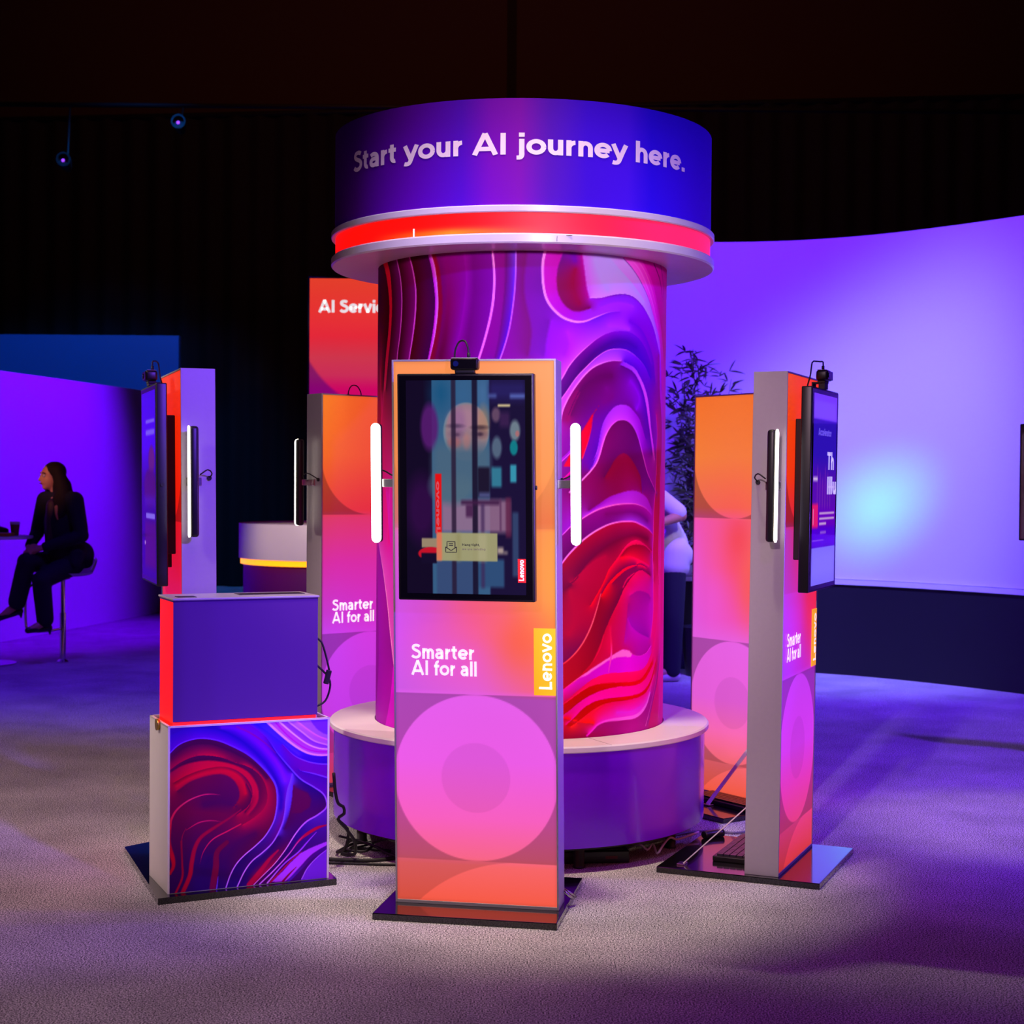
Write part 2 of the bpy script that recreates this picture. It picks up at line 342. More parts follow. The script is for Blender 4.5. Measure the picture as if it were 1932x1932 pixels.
('s',[(302,1654),(322,1692),(333,1741)],[1,1.6,0.6],['d23cff','e146ff'],0.7),
('k',[(359,1585),(383,1618),(412,1658),(438,1679),(470,1684),(508,1662),(549,1620),(576,1582),(586,1519)],['64005a','6e0064','690064','6e0082','7800aa'],['91003c','960041','960046','91005a'],3),
('p',[(329,1880),(300,1845),(289,1832),(264,1794),(243,1764),(217,1710),(168,1625),(196,1626),(231,1641),(252,1661),(276,1728),(292,1785),(300,1840)],'e6002d',1.4),
('s',[(252,1661),(276,1728),(292,1785),(300,1840)],[2.5,2,0.5],['ff2864','f00a46','d20050'],0.7),
('s',[(150,1635),(165,1651),(193,1677),(227,1715)],[2.4,2.2],['e146f5'],0.7),
('s',[(150,1643),(165,1660),(193,1686),(227,1722)],[2,2],['b40fdc'],0.7),
('s',[(151,1550),(168,1572),(194,1597),(228,1632)],[4,4],['f0009b'],0.7),
('k',[(135,1324),(170,1351),(198,1378),(225,1398),(254,1415),(284,1432),(324,1450),(366,1462),(414,1471),(465,1475),(522,1475),(564,1470),(616,1456),(673,1427)],['960fc3','9b14d2','c332ff','cd32ff','c32dff','be23ff','b914eb'],['7d0078','870087','960096','a00096','aa00af','b400d2'],1),
('s',[(135,1324),(170,1351),(198,1378),(225,1398),(254,1415),(284,1432),(324,1450),(366,1462),(414,1471),(465,1475),(522,1475),(564,1470),(616,1456),(673,1427)],[1.6,2.4,3,3,2,1],['dc5af5','ff64f5','ff64f0','f55afa','d23cfa'],0.7),
('k',[(284,1447),(336,1477),(381,1502),(430,1517),(502,1530),(563,1525),(626,1499),(672,1453)],['780073','82005f','8c0055','96007d','9600a0','9600af'],['9600d2','a50fe6','b41eff','b91eff','b40ff0'],3),
('k',[(153,1213),(172,1240),(194,1267),(226,1299),(255,1324),(294,1351),(337,1373),(383,1390),(431,1399),(484,1402),(535,1399),(579,1387),(639,1368),(687,1344)],['5f0064','640069','730082','7d0096','a02dff','a52dff','9600e1'],['a00032','aa0037','b4003c','b4004b','be0055','be0078'],1),
('s',[(153,1213),(172,1240),(194,1267),(226,1299),(255,1324),(294,1351),(337,1373),(383,1390),(431,1399),(484,1402),(535,1399),(579,1387),(639,1368),(687,1344)],[3,3.6,3.6,3.2,3,2],['ff78f0','ff82f5','ff82f5','ff64f0','f050ff','e628e6'],0.7),
('k',[(366,1435),(431,1439),(503,1444),(578,1431),(638,1402)],['82007d','8200a0'],['7d0078','7800a0'],2),
('k',[(99,1086),(208,1151),(240,1195),(281,1242),(338,1285),(399,1317),(467,1338),(544,1345),(640,1325)],['780041','730041','7d0046','82004b'],['73003c','6e0041','78003c','7d0046'],3),
('k',[(208,1151),(248,1183),(309,1231),(368,1255)],['be0041','b90041'],['be0041','b40041'],4),
('k',[(294,1058),(354,1148),(385,1205),(433,1254),(468,1291),(512,1317),(558,1322),(614,1302),(676,1272)],['a50037','b4003c','af0041','b4004b','af0055'],['f5002d','ff0028','fa0041','fa0064','f5006e','dc008c'],1.5),
('k',[(454,1263),(490,1293),(545,1304),(614,1295),(664,1273)],['e6003c','f00a5a','dc0078'],['96002d','96002d','aa0055'],1.2),
('k',[(450,1253),(505,1257),(591,1234),(653,1211)],['d2002d','e6003c','f00064'],['ff0028','ff004b','ff0069','f0009b'],2),
('k',[(401,1146),(434,1171),(480,1197),(538,1213),(582,1224),(642,1202)],['ff0028','ff0037','ff0050','e60078'],['8c0041','82004b','82005a','8c006e'],1.8),
('k',[(462,1130),(488,1164),(547,1190),(591,1196),(643,1173)],['82004b','820055','91006e'],['e6005a','f50064','e6008c'],2),
('k',[(712,1854),(729,1777),(723,1700),(722,1596)],['c8008c','b9007d'],['9100b4','a500be'],1),
('s',[(712,1854),(729,1777),(723,1700),(722,1596)],[1.6,2],['eb32dc','eb28dc'],0.7),
('k',[(721,1633),(713,1530),(698,1452),(693,1349),(689,1246),(698,1134)],['be0069','c8006e','cd0064','d2005f'],['a500be','b400c3','be00d2','be00d2'],1),
('s',[(721,1633),(713,1530),(698,1452),(693,1349),(689,1246),(698,1134)],[2,2.2,2],['eb28e1','ff3cf0','ff3cf0'],0.7),
('k',[(772,1634),(768,1452),(756,1270),(770,1130)],['cd00aa','d200a0','e600b4','ff00aa'],['be0069','c8005f','d20055','d7005f'],2),
('k',[(748,2115),(761,1960),(797,1806),(794,1597)],['b400e6','c300e1','be00d2','c800b4'],['a00096','96008c','a50087','be007d'],2),
('k',[(345,1105),(323,1036),(297,968),(263,908),(226,863),(181,826),(126,800)],['960028','960028','aa0028','b4001e'],['b9003c','aa003c','78004b','6e0050'],1),
('s',[(345,1105),(323,1036),(297,968),(263,908),(226,863),(181,826),(126,800)],[2,3,3,2.4],['ff4664','ff5a78','ff4b5f','eb1432'],0.7),
('k',[(345,1097),(378,1142),(428,1183),(493,1213),(576,1218),(638,1203)],['8c0046','870046','82004b','82005f','960078'],['ff001e','ff002d','ff0041','ff0069'],1),
('k',[(665,1167),(584,1194),(524,1172),(472,1124),(439,1071),(399,1010),(370,957),(343,897),(307,829),(260,781)],['e60078','f00064','e60055','d2003c','c80037','c80028'],['820055','78004b','6e0041','780037','8c0028','a0001e'],1),
('k',[(203,1123),(224,1008),(196,940)],['b4003c'],['b4003c'],3),
('k',[(400,964),(400,906),(406,855)],['cd0050'],['e10050'],2),
('s',[(390,968),(400,906),(401,848),(387,779)],[2,4,4,2],['e10046','f0145a','ff3cc8','f028c8'],0.7),
('s',[(361,935),(343,881),(312,829)],[2,2.5,1],['e10041','f00046'],0.7),
('k',[(507,1091),(564,1108),(640,1094),(667,1075)],['dc008c','d200be'],['aa0087','a500b4'],2.5),
('k',[(496,998),(521,961),(574,930),(652,905)],['a000b4','9600b9'],['b900be','c800d2'],1.5),
('k',[(495,1056),(485,979),(474,901)],['a0007d','b400aa'],['c3006e','c30078'],3),
('k',[(667,1047),(678,967)],['cd00d7'],['cd00dc'],2),
('k',[(127,694),(186,723),(247,761),(299,793),(362,825),(421,852),(464,867),(504,861),(525,845),(568,834),(628,839),(671,867)],['be0028','aa0019','c80041','c8005a','aa00a0','b900af'],['ff00a0','d700c3','d200d2','e100e1','dc00dc','e100e6'],1),
('p',[(247,763),(299,795),(362,827),(421,854),(464,868),(504,861),(525,846),(516,832),(475,838),(432,837),(381,825),(325,797),(273,769)],'ff6edc',0.8),
('s',[(186,723),(247,763),(299,791)],[2,2.5,2],['ff1496','ff3cb4','ff64d2'],0.7),
('s',[(516,848),(568,834),(628,839),(681,867)],[1,1.2,2],['ff50eb','ff28eb'],0.7),
('k',[(128,652),(187,673),(248,717),(312,756),(382,773),(487,772),(583,772),(637,791),(681,835)],['c8003c','c8008c','d700d2','e100e1','e600d2','e600d7'],['be003c','e10050','ff0064','ff0069','ff006e','ff0082'],1.2),
('k',[(151,636),(227,687),(291,722),(363,734),(460,731),(550,729),(606,742),(692,802)],['e1003c','fa0055','ff0055','f50050','ff0064'],['be0000','be0000','d70000','e60000','f00014'],1),
('k',[(151,598),(199,627),(261,670),(336,701),(433,714),(550,712),(622,729),(703,785)],['b40014','b40000','cd0000','eb0014','eb0028'],['d70078','f500a0','ff0096','ff0096','ff0087'],1),
('k',[(192,573),(220,595),(270,639),(327,663),(408,671),(519,671),(600,679),(674,719),(737,801)],['eb008c','fa00a5','ff00a5','fa0096','ff009b'],['be000a','c80000','e10000','e60014','e6003c'],1),
('k',[(208,565),(241,583),(314,629),(383,651),(489,654),(585,661),(648,682),(715,743)],['be0000','c80000','d70000','dc0014'],['ff1e1e','f5003c','f00064','f5008c','fa00a0'],1),
('s',[(301,607),(336,635),(383,651)],[0.5,2,0.5],['ff2828'],0.7),
('k',[(284,523),(306,541),(337,566),(384,578),(462,579),(539,579),(594,593),(640,623),(675,667)],['f000c8','f519cd','f028e6','eb32f0'],['a0006e','a50078','b4008c','aa00a0'],1),
('s',[(284,523),(306,541),(337,566),(384,578),(462,579),(539,579),(594,593),(640,623),(675,667)],[3,4,6,7,7,3],['fa14d2','ff50eb','fa64f0','f064f0'],0.7),
('k',[(434,612),(519,609),(586,621)],['f00fc8'],['eb23e6'],3),
('k',[(128,602),(187,597),(249,579),(314,571)],['f00014','ff1414'],['c8001e','d2143c'],2),
('k',[(129,530),(188,524),(292,526),(435,535)],['a5001e','a00046','aa0082'],['a5001e','a00046','aa0082'],1),
('s',[(634,531),(677,603),(728,690),(778,797),(800,876)],[1.6,1.3,1.2,1],['ff8cf0','ff6ee1','ff50d7'],0.7),
('s',[(657,649),(699,725),(720,763)],[1.5,1.2,1],['ff78e6'],0.7),
('s',[(780,534),(802,612),(822,691)],[1.4,1.4,1],['ff64d7'],0.7),
('k',[(660,533),(707,624),(766,718),(803,815)],['a50096','aa0096','be0096'],['d20078','e6008c','ff0096'],1.5),
('k',[(692,1225),(697,1105),(698,1001),(675,907)],['eb0096','ff0096','ff0096'],['d200dc','d700dc','d700dc'],1),
('s',[(692,1225),(697,1105),(698,1001),(675,907)],[1.4,1.4],['f550f0','f546f0'],0.7),
('k',[(764,1222),(756,1021),(722,903),(682,807)],['ff00b4','ff00a0','ff0091'],['eb0087','ff0091','ff0087'],2),
('k',[(-949,2007),(-950,1693),(-951,1514)],['a50014','af0028','b9003c'],['c80014','b90028'],2),
('k',[(-841,2045),(-812,1823),(-894,1710)],['d70055','d20064'],['a00019','b40032'],1.5),
('s',[(-751,2039),(-793,1840),(-876,1710)],[1.2,2,0.6],['f01e64','e61e6e'],0.7),
('k',[(-728,1515),(-698,1385),(-679,1299)],['c800aa'],['d20082'],3),
('s',[(-679,1568),(-712,1289)],[1.5,1],['e632d2','d732c8'],0.7),
('k',[(-835,1285),(-762,1182),(-708,1054),(-674,926),(-634,774)],['cd41be','d246be','dc5ac8'],['8200a0','960096','8c0096'],1),
('s',[(-835,1285),(-762,1182),(-708,1054),(-674,926),(-634,774)],[1,2.5,3,3],['fa8cd7','ffa0dc','ff96e1'],0.7),
('k',[(-862,1115),(-825,807),(-872,579)],['9600aa','9b00b4','9600aa'],['82008c','8c00a0','780087'],3),
('k',[(-643,773),(-670,632),(-723,503)],['d700d7','cd00cd'],['a000a5','a500aa'],1.5),
]
CABINET_ART=[
('k',[(2,597),(63,619),(129,617),(198,603),(267,565),(332,511),(382,454),(417,394),(434,340),(434,286)],['3c0aaa','2300a0','2800a5','3200aa'],['3c0ab4','2d00aa','2d00a5','3200a0'],2),
('k',[(0,530),(36,561),(83,577),(132,579),(190,566),(252,537),(305,505),(351,464),(390,419),(413,379),(420,333),(417,288),(405,239),(374,189),(336,154),(290,120),(259,89),(236,50),(219,3)],['5a00be','6400be','6400be','5f0fd2','5a1edc','46149b','28005f','280064'],['50005a','46003c','4b0046','55004b','6e0037','820041','5f003c','55004b','2d005f'],1),
('s',[(0,530),(36,561),(83,577),(132,579),(190,566),(252,537),(305,505),(351,464),(390,419),(413,379),(420,333),(417,288),(405,239),(374,189),(336,154),(290,120),(259,89),(236,50),(219,3)],[2.2,2.4,2.6,3,2.6,2.2,2.2],['7832f0','7828eb','6428eb','643cff','9650ff','eb82ff','d278ff'],0.7),
('k',[(198,618),(255,611),(324,568),(382,511),(428,451),(453,392)],['6400b9','6e00be','7800cd','7d14eb'],['6400c3','6e00c3','7800d2','7d1ef0'],2),
('k',[(478,420),(470,390),(461,360),(454,315),(450,270),(437,221),(405,163),(363,125),(321,95),(290,56),(263,2)],['7d46ff','8246ff','6e32f0','5528be','28005f','28005a'],['6e0fd7','6e0faf','78008c','500078','3c005f','28006e'],1),
('s',[(478,420),(470,390),(461,360),(454,315),(450,270),(437,221),(405,163),(363,125),(321,95),(290,56),(263,2)],[0.5,2,2.6,2.4,2.4,2.4],['7d46ff','8246ff','9650ff','c86eff','e682ff','d278ff'],0.7),
('k',[(482,374),(478,321),(467,264),(447,209)],['5a004b','5a004b','460055'],['6432e6','5f2ddc','3c0a82'],2.5),
('s',[(259,616),(313,588),(371,546),(413,505)],[3,3,1],['8c00a0','82008c'],2),
('k',[(298,631),(371,573),(420,505),(467,448),(513,398),(566,363),(605,333),(620,301),(616,275),(582,251),(536,228),(497,189),(451,124),(409,75),(363,34),(328,3)],['5a14d2','5a14d2','4b0fc8','5a00a0','5a00a0','5f00aa','5a1eb4','32008c','2d0064','3c005a','50004b'],['6e00b4','6900b4','2d0091','230087','230078','28006e','46005a','50005f','3c0069','6e0046','b4003c','be003c'],1),
('s',[(298,631),(371,573),(420,505),(467,448),(513,398),(566,363),(605,333),(620,301),(616,275),(582,251),(536,228),(497,189),(451,124),(409,75),(363,34),(328,3)],[0,0.5,2,2.5,2.5,3,3,2.2,1.6,1.6],['5a28f0','5a32ff','6e3cff','8246ff','a050ff','be5aff','f082ff','ff8ce6','eb82ff'],0.7),
('p',[(490,366),(543,342),(557,314),(551,284),(513,264),(478,267),(482,320)],'5f004b',5),
('k',[(328,629),(390,583),(447,537),(505,491)],['321ee6','4623ff','4623f0','5a1edc'],['2d14dc','371ee6','3c14dc','4b0fc8'],2),
('k',[(440,538),(486,492),(536,466),(582,453),(624,448)],['4b14be','3c00b4','3700aa'],['6400a0','6e00a5','6400aa'],1),
('s',[(440,538),(486,492),(536,466),(582,453),(624,448)],[0.5,2,2.4],['6e32f0','823cff','783cff'],0.7),
('k',[(505,437),(520,428),(566,415),(624,395)],['6e00a0','6900aa'],['4600a0','46009b'],1),
('s',[(505,437),(520,428),(566,415),(624,395)],[0.4,2,2.6],['783cff','823cff'],0.7),
('k',[(371,634),(428,580),(486,531),(536,500),(582,487),(624,484)],['c85aeb','be5aeb','c850dc'],['4623f0','3714c8','3c00b4'],1),
('s',[(371,634),(428,580),(486,531),(536,500),(582,487),(624,484)],[4.5,4.5,4,3.5],['f5a5ff','f0a5ff','f096ff'],0.7),
('s',[(405,631),(455,575),(505,533),(543,511),(582,500),(624,496)],[3,2.5],['c814b4','be14b4'],0.7),
('k',[(428,624),(486,573),(536,535),(582,514),(624,507)],['aa46e6','a546e1'],['c846dc','b428c8'],1),
('s',[(428,624),(486,573),(536,535),(582,514),(624,507)],[3.5,3,3],['f5bef5','f0a0ff'],0.7),
('k',[(463,624),(516,582),(566,544),(624,523)],['be6ef0','b45aeb'],['913ce1','821ed2'],1),
('s',[(463,624),(516,582),(566,544),(624,523)],[3,3],['e6a0ff','d782ff'],0.7),
('k',[(497,624),(543,588),(582,562),(624,544)],['b464f5','a55af0'],['d778eb','be4be1'],1),
('s',[(497,624),(543,588),(582,562),(624,544)],[3,3],['eb82e6','e16eeb'],0.7),
('p',[(551,628),(561,610),(582,585),(605,570),(626,563),(626,629)],'782de1',2),
('k',[(2,508),(52,542),(94,555),(152,554),(205,535),(267,504),(324,468),(378,409)],['550041','46003c','41003c','46003c'],['640041','5f0041','5a003c','5f0041'],3),
('k',[(1,466),(44,494),(94,511),(140,513),(198,501),(259,476),(313,454),(351,422),(372,383),(380,336),(367,296),(328,263),(282,238)],['af0041','c8003c','dc0037','d70037','c80037','be0037','be003c','d20041'],['5a0046','4b003c','41003c','50003c','780037','a0003c','8c003c'],1.2),
('k',[(1,456),(52,482),(121,494),(182,489),(244,472),(301,441),(336,393),(346,347),(336,310),(305,274)],['50003c','460037','4b0037','5f003c','82003c'],['a50041','d20037','dc0032','d70032','d20037','c8003c'],3),
('k',[(17,419),(67,443),(129,461),(198,467),(252,452),(294,419),(317,379),(319,341),(301,305),(259,278)],['d70032','e10032','dc0032','d20037','be003c'],['8c002d','96002d','a5002d','73003c','55003c','5a003c'],1.2),
('k',[(25,407),(75,432),(140,449),(205,451),(252,434),(282,401),(294,355)],['c8002d','d2002d','dc002d','d7002d'],['dc0032','e1002d','dc002d','d2002d'],2),
('s',[(275,296),(228,266),(167,233),(121,203),(98,164),(86,109),(79,61),(52,0)],[2,4,6,7,8,8,8],['aa0041','a5003c','af003c','b4003c','be0037','be0037'],2.2),
('s',[(4,266),(2,191),(17,112),(4,76)],[5,4,8,5],['d20037','c80037','d20032','be0032'],2.2),
('s',[(46,195),(50,109),(50,57),(25,-1)],[3,3,4,4],['96003c','aa003c','be0037'],2.2),
('s',[(221,176),(184,141),(179,82),(167,8)],[8,10,12,12],['78003c','7d0041','820041','78004b'],2.2),
('s',[(424,127),(390,96),(351,50),(309,5)],[3,7,9,9],['be0046','be0041','c30041'],2.2),
('k',[(29,387),(83,420),(152,437),(205,437),(244,415),(267,376),(267,338),(244,310)],['c80037','d20032','d2002d','8c0032'],['64003c','6e003c','5f0046','55004b'],3),
('k',[(294,283),(313,311),(317,353),(298,396)],['5a003c'],['a00037'],2),
('k',[(2,463),(44,490),(94,509),(144,509),(205,497),(267,472),(321,447)],['78003c','55003c','4b003c'],['5a003c','4b003c','5a0041'],2),
('k',[(129,326),(198,332),(259,316)],['50004b'],['50004b'],4),
('k',[(25,312),(121,297),(217,282)],['730041'],['730041'],3),
('s',[(3,247),(8,280),(29,316),(71,346),(121,363),(159,365),(198,359)],[4,4,3,2.5,2,0.5],['e1143c','e61e55','f02d69','e61e64','c8145a'],0.7),
('s',[(65,236),(113,260),(159,264),(202,256)],[1,2.4,2,0.4],['c80f4b','dc1964','c80f5a'],0.7),
('s',[(63,242),(50,213),(46,169)],[1,1.5,1],['aa0a46'],0.7),
('s',[(275,241),(228,220),(167,192),(132,150),(117,103)],[2.5,2.5,2,0.5],['e61446','eb1e64','c80a50'],0.7),
('k',[(148,130),(129,87),(106,14)],['32005f','2d0064'],['37005f','2d0064'],6),
('k',[(336,200),(275,175),(221,134),(205,79),(198,5)],['55004b','460055','2d0064'],['55004b','4b0055','280064'],4),
('s',[(188,47),(182,-1)],[1,2.2],['6e2dfa','8250ff'],0.7),
('k',[(428,180),(371,109),(313,61),(286,0)],['320064','320069'],['320064','2d0069'],4),
('s',[(620,209),(582,201),(536,178),(505,154),(478,122)],[2,6,6,4,1],['b40041','c8003c','be0046','c80078'],1.6),
('s',[(536,182),(505,154),(467,108),(409,52),(351,3)],[0.5,2,2.4,2.6,2.6],['c81e8c','e150d2','e66efa','dc6eff'],0.7),
('s',[(578,184),(543,150),(505,112),(447,71),(382,5)],[1.4,3,3,2.6,3],['a032eb','aa3cff','a541eb','e178ff'],0.7),
('p',[(397,6),(447,48),(467,69),(513,107),(543,120),(582,133),(625,145),(625,130),(589,115),(559,91),(520,53),(478,19),(455,4)],'b93cff',1.4),
('s',[(394,6),(440,49),(478,84),(520,114)],[3,2.5,1],['b40041','c80050'],1),
('s',[(444,5),(470,31),(497,55)],[4,3,1],['82003c'],1.2),
('p',[(516,3),(543,47),(582,85),(625,114),(625,-8)],'7823dc',1.5),
('s',[(467,4),(520,53),(566,94),(625,123)],[5,6,7,7],['5014b4','500082','460091'],2),
('s',[(520,7),(543,47),(582,85),(625,114)],[2,2,2],['be6eff','a03cff'],0.7),
]
# ------------------------------------------------------------------ materials
M_alu = mat('brushed_aluminium', (172, 166, 170), 0.45, 0.35, noise=(60, .04, 0))
M_black = mat('black_lacquer', (12, 10, 14), 0.13, 0, 0.6, coat=0.5)
M_edge = mat('black_plastic', (14, 13, 15), 0.38)
M_matte = mat('black_rubber', (9, 8, 9), 0.6)
M_white = mat('white_laminate', (214, 206, 208), 0.4, noise=(9, .04, 0))
M_disc = mat('painted_disc', (198, 190, 203), 0.28, noise=(14, .06, 0))
M_steel = mat('polished_steel', (200, 198, 200), 0.22, 1.0)
M_strut = mat('bright_strut', (232, 226, 230), .35, .15)
M_tape = mat('white_vinyl', (245, 240, 240), 0.5, emit=0.75, ecol=(250, 244, 244))
M_vinyl = mat('pale_vinyl', (226, 205, 228), 0.5)
M_logo = mat('amber_vinyl', (250, 170, 20), 0.5, emit=0.75, ecol=(255, 172, 14))
M_red = mat('red_label', (220, 20, 24), 0.5, emit=0.6, ecol=(215, 16, 22))
M_lamp = mat('lit_diffuser', (250, 248, 240), 0.5, emit=3.2, ecol=(255, 246, 228))
M_face = print_mat('backlit_print', 0.5, 0.88, 0.14)
M_art = print_mat('wall_print', 0.55, 0.0, 1.0, spec=.06)
M_disp = print_mat('lit_display', 0.06, 0.85, 0.05, spec=0.5)
M_ink = mat('dark_ink', (40, 40, 34), 0.5)
M_inkw = mat('pale_screen_ink', (225, 215, 235), 0.5, emit=0.6)

# ------------------------------------------------------------------ camera
cam = bpy.data.cameras.new('camera'); co = bpy.data.objects.new('camera', cam); COL.objects.link(co)
cam.sensor_width = 36; cam.lens = 3003.8 / 1932 * 36; cam.clip_end = 200
co.matrix_world = Matrix.Translation((0, 0, 1.5528)) @ Matrix.Rotation(PI / 2 - 0.0176, 4, 'X') @ Matrix.Rotation(0.0075, 4, 'Z')
cam.dof.use_dof = True; cam.dof.focus_distance = 6.3; cam.dof.aperture_fstop = 5.0
scn.camera = co

# ------------------------------------------------------------------ printed faces of the kiosks
def face_art(rows, blobs=(), corner=.26, w=.59, h=1.965, nx=150, ny=500):
    X, Y = np.meshgrid(np.linspace(0, w, nx), np.linspace(0, h, ny))
    v = np.array([r[0] for r in rows]); U = np.linspace(0, 1, nx)
    img = np.zeros((ny, nx, 3)); yy = np.linspace(0, h, ny)
    for c in range(3):
        t = np.stack([np.interp(yy, v, [r[1][k][c] for r in rows]) for k in range(3)], 1)
        wl = np.clip(1 - 2 * U, 0, 1); wr = np.clip(2 * U - 1, 0, 1); wl = wl ** 1.3; wr = wr ** 1.3
        img[..., c] = t[:, :1] * wl + t[:, 1:2] * (1 - wl - wr) + t[:, 2:] * wr
    for (bu, bv, ru, rv, bc, ba) in blobs:
        g = (np.exp(-((X / w - bu) / ru) ** 2 - ((Y - bv) / rv) ** 2) * ba * np.clip((Y - .604) / .01, 0, 1) * np.clip((1.21 - Y) / .01, 0, 1))[..., None]
        img = img * (1 - g) + np.array(bc, float) * g
    T = .604; px = w / nx
    sm = lambda d: np.clip(d / px + .5, 0, 1)
    f = np.ones((ny, nx))
    r = T / 2
    out1 = sm(np.hypot(X - w / 2, Y - T / 2) - r) * (Y > T / 2) * (Y <= T); f *= 1 - corner * out1
    d3 = np.hypot(X - w / 2, Y - 2.5 * T); in3 = (Y > 2 * T) & (Y <= 3 * T)
    f *= 1 - .25 * sm(d3 - r) * in3; f *= 1 - .055 * sm(.127 - d3) * in3
    R4 = .54; d4 = np.hypot(np.minimum(X - .46, 0), Y - 3 * T - R4); in4 = Y > 3 * T
    f *= 1 - .13 * sm(d4 - R4) * in4
    img = img * f[..., None]
    rim = np.minimum(np.minimum(X, w - X), np.minimum(Y, h - Y)); img *= (0.93 + 0.07 * np.clip(rim / .012, 0, 1))[..., None]
    return img
def rows3(*a): return [(r[0], [tuple(c) for c in (r[1:] if len(r) == 4 else (r[1],) * 3)]) for r in a]
ART = {
 'front': rows3((0, (255, 150, 80), (255, 150, 82), (255, 162, 92)), (.42, (250, 142, 80), (252, 142, 80), (255, 156, 72)), (.58, (236, 120, 130), (250, 128, 90), (252, 128, 58)),
   (.62, (236, 112, 195), (250, 110, 140), (255, 150, 60)), (.86, (212, 88, 238), (255, 92, 150), (255, 156, 62)), (1.0, (222, 88, 240), (250, 96, 158), (255, 122, 58)), (1.19, (212, 92, 228), (236, 98, 215), (255, 100, 112)),
   (1.22, (238, 98, 240)), (1.45, (244, 95, 238)), (1.66, (255, 98, 198)), (1.8, (255, 104, 142)), (1.83, (255, 104, 108)), (1.965, (255, 94, 72))),
 'back_red': rows3((0, (255, 130, 38), (252, 92, 42), (240, 82, 48)), (.3, (255, 112, 40), (250, 84, 45), (240, 75, 48)), (.58, (240, 66, 62), (236, 48, 58), (235, 45, 55)), (.62, (228, 62, 108), (230, 55, 105), (232, 50, 95)),
   (.85, (222, 48, 170), (222, 45, 165), (226, 42, 140)), (1.1, (205, 60, 215), (215, 48, 205), (220, 40, 170)), (1.22, (205, 72, 248), (220, 62, 235), (222, 60, 225)), (1.6, (205, 62, 235)), (1.8, (235, 60, 160)), (1.965, (240, 70, 90))),
 'back_orange': rows3((0, (255, 118, 44), (255, 120, 50), (250, 112, 40)), (.3, (255, 132, 60), (255, 128, 66), (255, 128, 56)), (.55, (250, 108, 90), (255, 100, 84), (252, 118, 70)), (.62, (250, 88, 192), (252, 88, 140), (255, 130, 72)),
   (.85, (245, 90, 222), (255, 84, 120), (255, 152, 62)), (1.1, (236, 90, 232), (246, 84, 186), (255, 102, 110)), (1.22, (236, 100, 232)), (1.5, (238, 98, 222)), (1.66, (255, 108, 182)), (1.8, (255, 108, 122)), (1.965, (255, 95, 68))),
 'front_deep': rows3((0, (255, 82, 10), (255, 62, 12), (255, 60, 12)), (.4, (255, 62, 14), (252, 48, 22), (250, 40, 25)), (.58, (225, 42, 90), (240, 36, 50), (250, 36, 40)), (.62, (190, 60, 200), (230, 45, 110), (250, 40, 60)),  # deep and red fronts hold the lightbox's glancing-view falloff in their colours
   (1.0, (190, 60, 240), (216, 46, 210), (255, 40, 80)), (1.19, (175, 58, 238), (200, 45, 225), (225, 40, 170)), (1.22, (205, 62, 244)), (1.5, (222, 60, 238)), (1.66, (238, 55, 182)), (1.8, (238, 60, 130)), (1.965, (228, 58, 58))),
 'front_red': rows3((0, (255, 52, 4)), (.5, (250, 28, 10)), (.62, (235, 20, 40)), (.95, (228, 20, 90)), (1.22, (232, 40, 170)), (1.6, (230, 60, 200)), (1.965, (235, 60, 80)))}

BLOBS = {'front': [(.12, .80, .22, .16, (222, 80, 240), .6), (.52, .76, .16, .14, (255, 100, 110), .6), (.78, 1.0, .16, .13, (255, 96, 62), .75), (.62, .90, .14, .10, (255, 100, 120), .5), (.95, .75, .16, .2, (255, 160, 60), .7), (.35, 1.08, .2, .08, (240, 92, 220), .5)],
 'back_orange': [(.55, .70, .16, .12, (250, 70, 70), .6), (.95, .86, .16, .16, (255, 165, 60), .8), (.68, .95, .14, .16, (255, 90, 80), .6), (.25, 1.0, .2, .15, (242, 88, 226), .5)],
 'front_deep': [(.8, .9, .25, .2, (255, 40, 60), .5)]}

# ------------------------------------------------------------------ displays
def display(nx, ny, ops, bg):
    X, Y = np.meshgrid(np.linspace(0, 1, nx), np.linspace(0, 1, ny)); img = np.ones((ny, nx, 3)) * np.array(bg, float)
    for o in ops:
        if o[0] == 'r':
            _, x0, x1, y0, y1, c, a, s = o
            m = np.clip((X - x0) / s + .5, 0, 1) * np.clip((x1 - X) / s + .5, 0, 1) * np.clip((Y - y0) / s + .5, 0, 1) * np.clip((y1 - Y) / s + .5, 0, 1)
        else:
            _, cx, cy, rx, ry, c, a, s = o
            d = np.hypot((X - cx) / rx, (Y - cy) / ry); m = np.clip((1 - d) / s + .5, 0, 1)
        m = (m * a)[..., None]; img = img * (1 - m) + np.array(c, float) * m
    return img
def zf(k, *a):                                   # helper units of the front display (990 x 1765)
    if k == 'r': x0, x1, y0, y1, c, al, s = a; return ('r', (x0 - 95) / 990, (x1 - 95) / 990, (y0 - 85) / 1765, (y1 - 85) / 1765, c, al, s)
    cx, cy, rx, ry, c, al, s = a; return ('e', (cx - 95) / 990, (cy - 85) / 1765, rx / 990, ry / 1765, c, al, s)
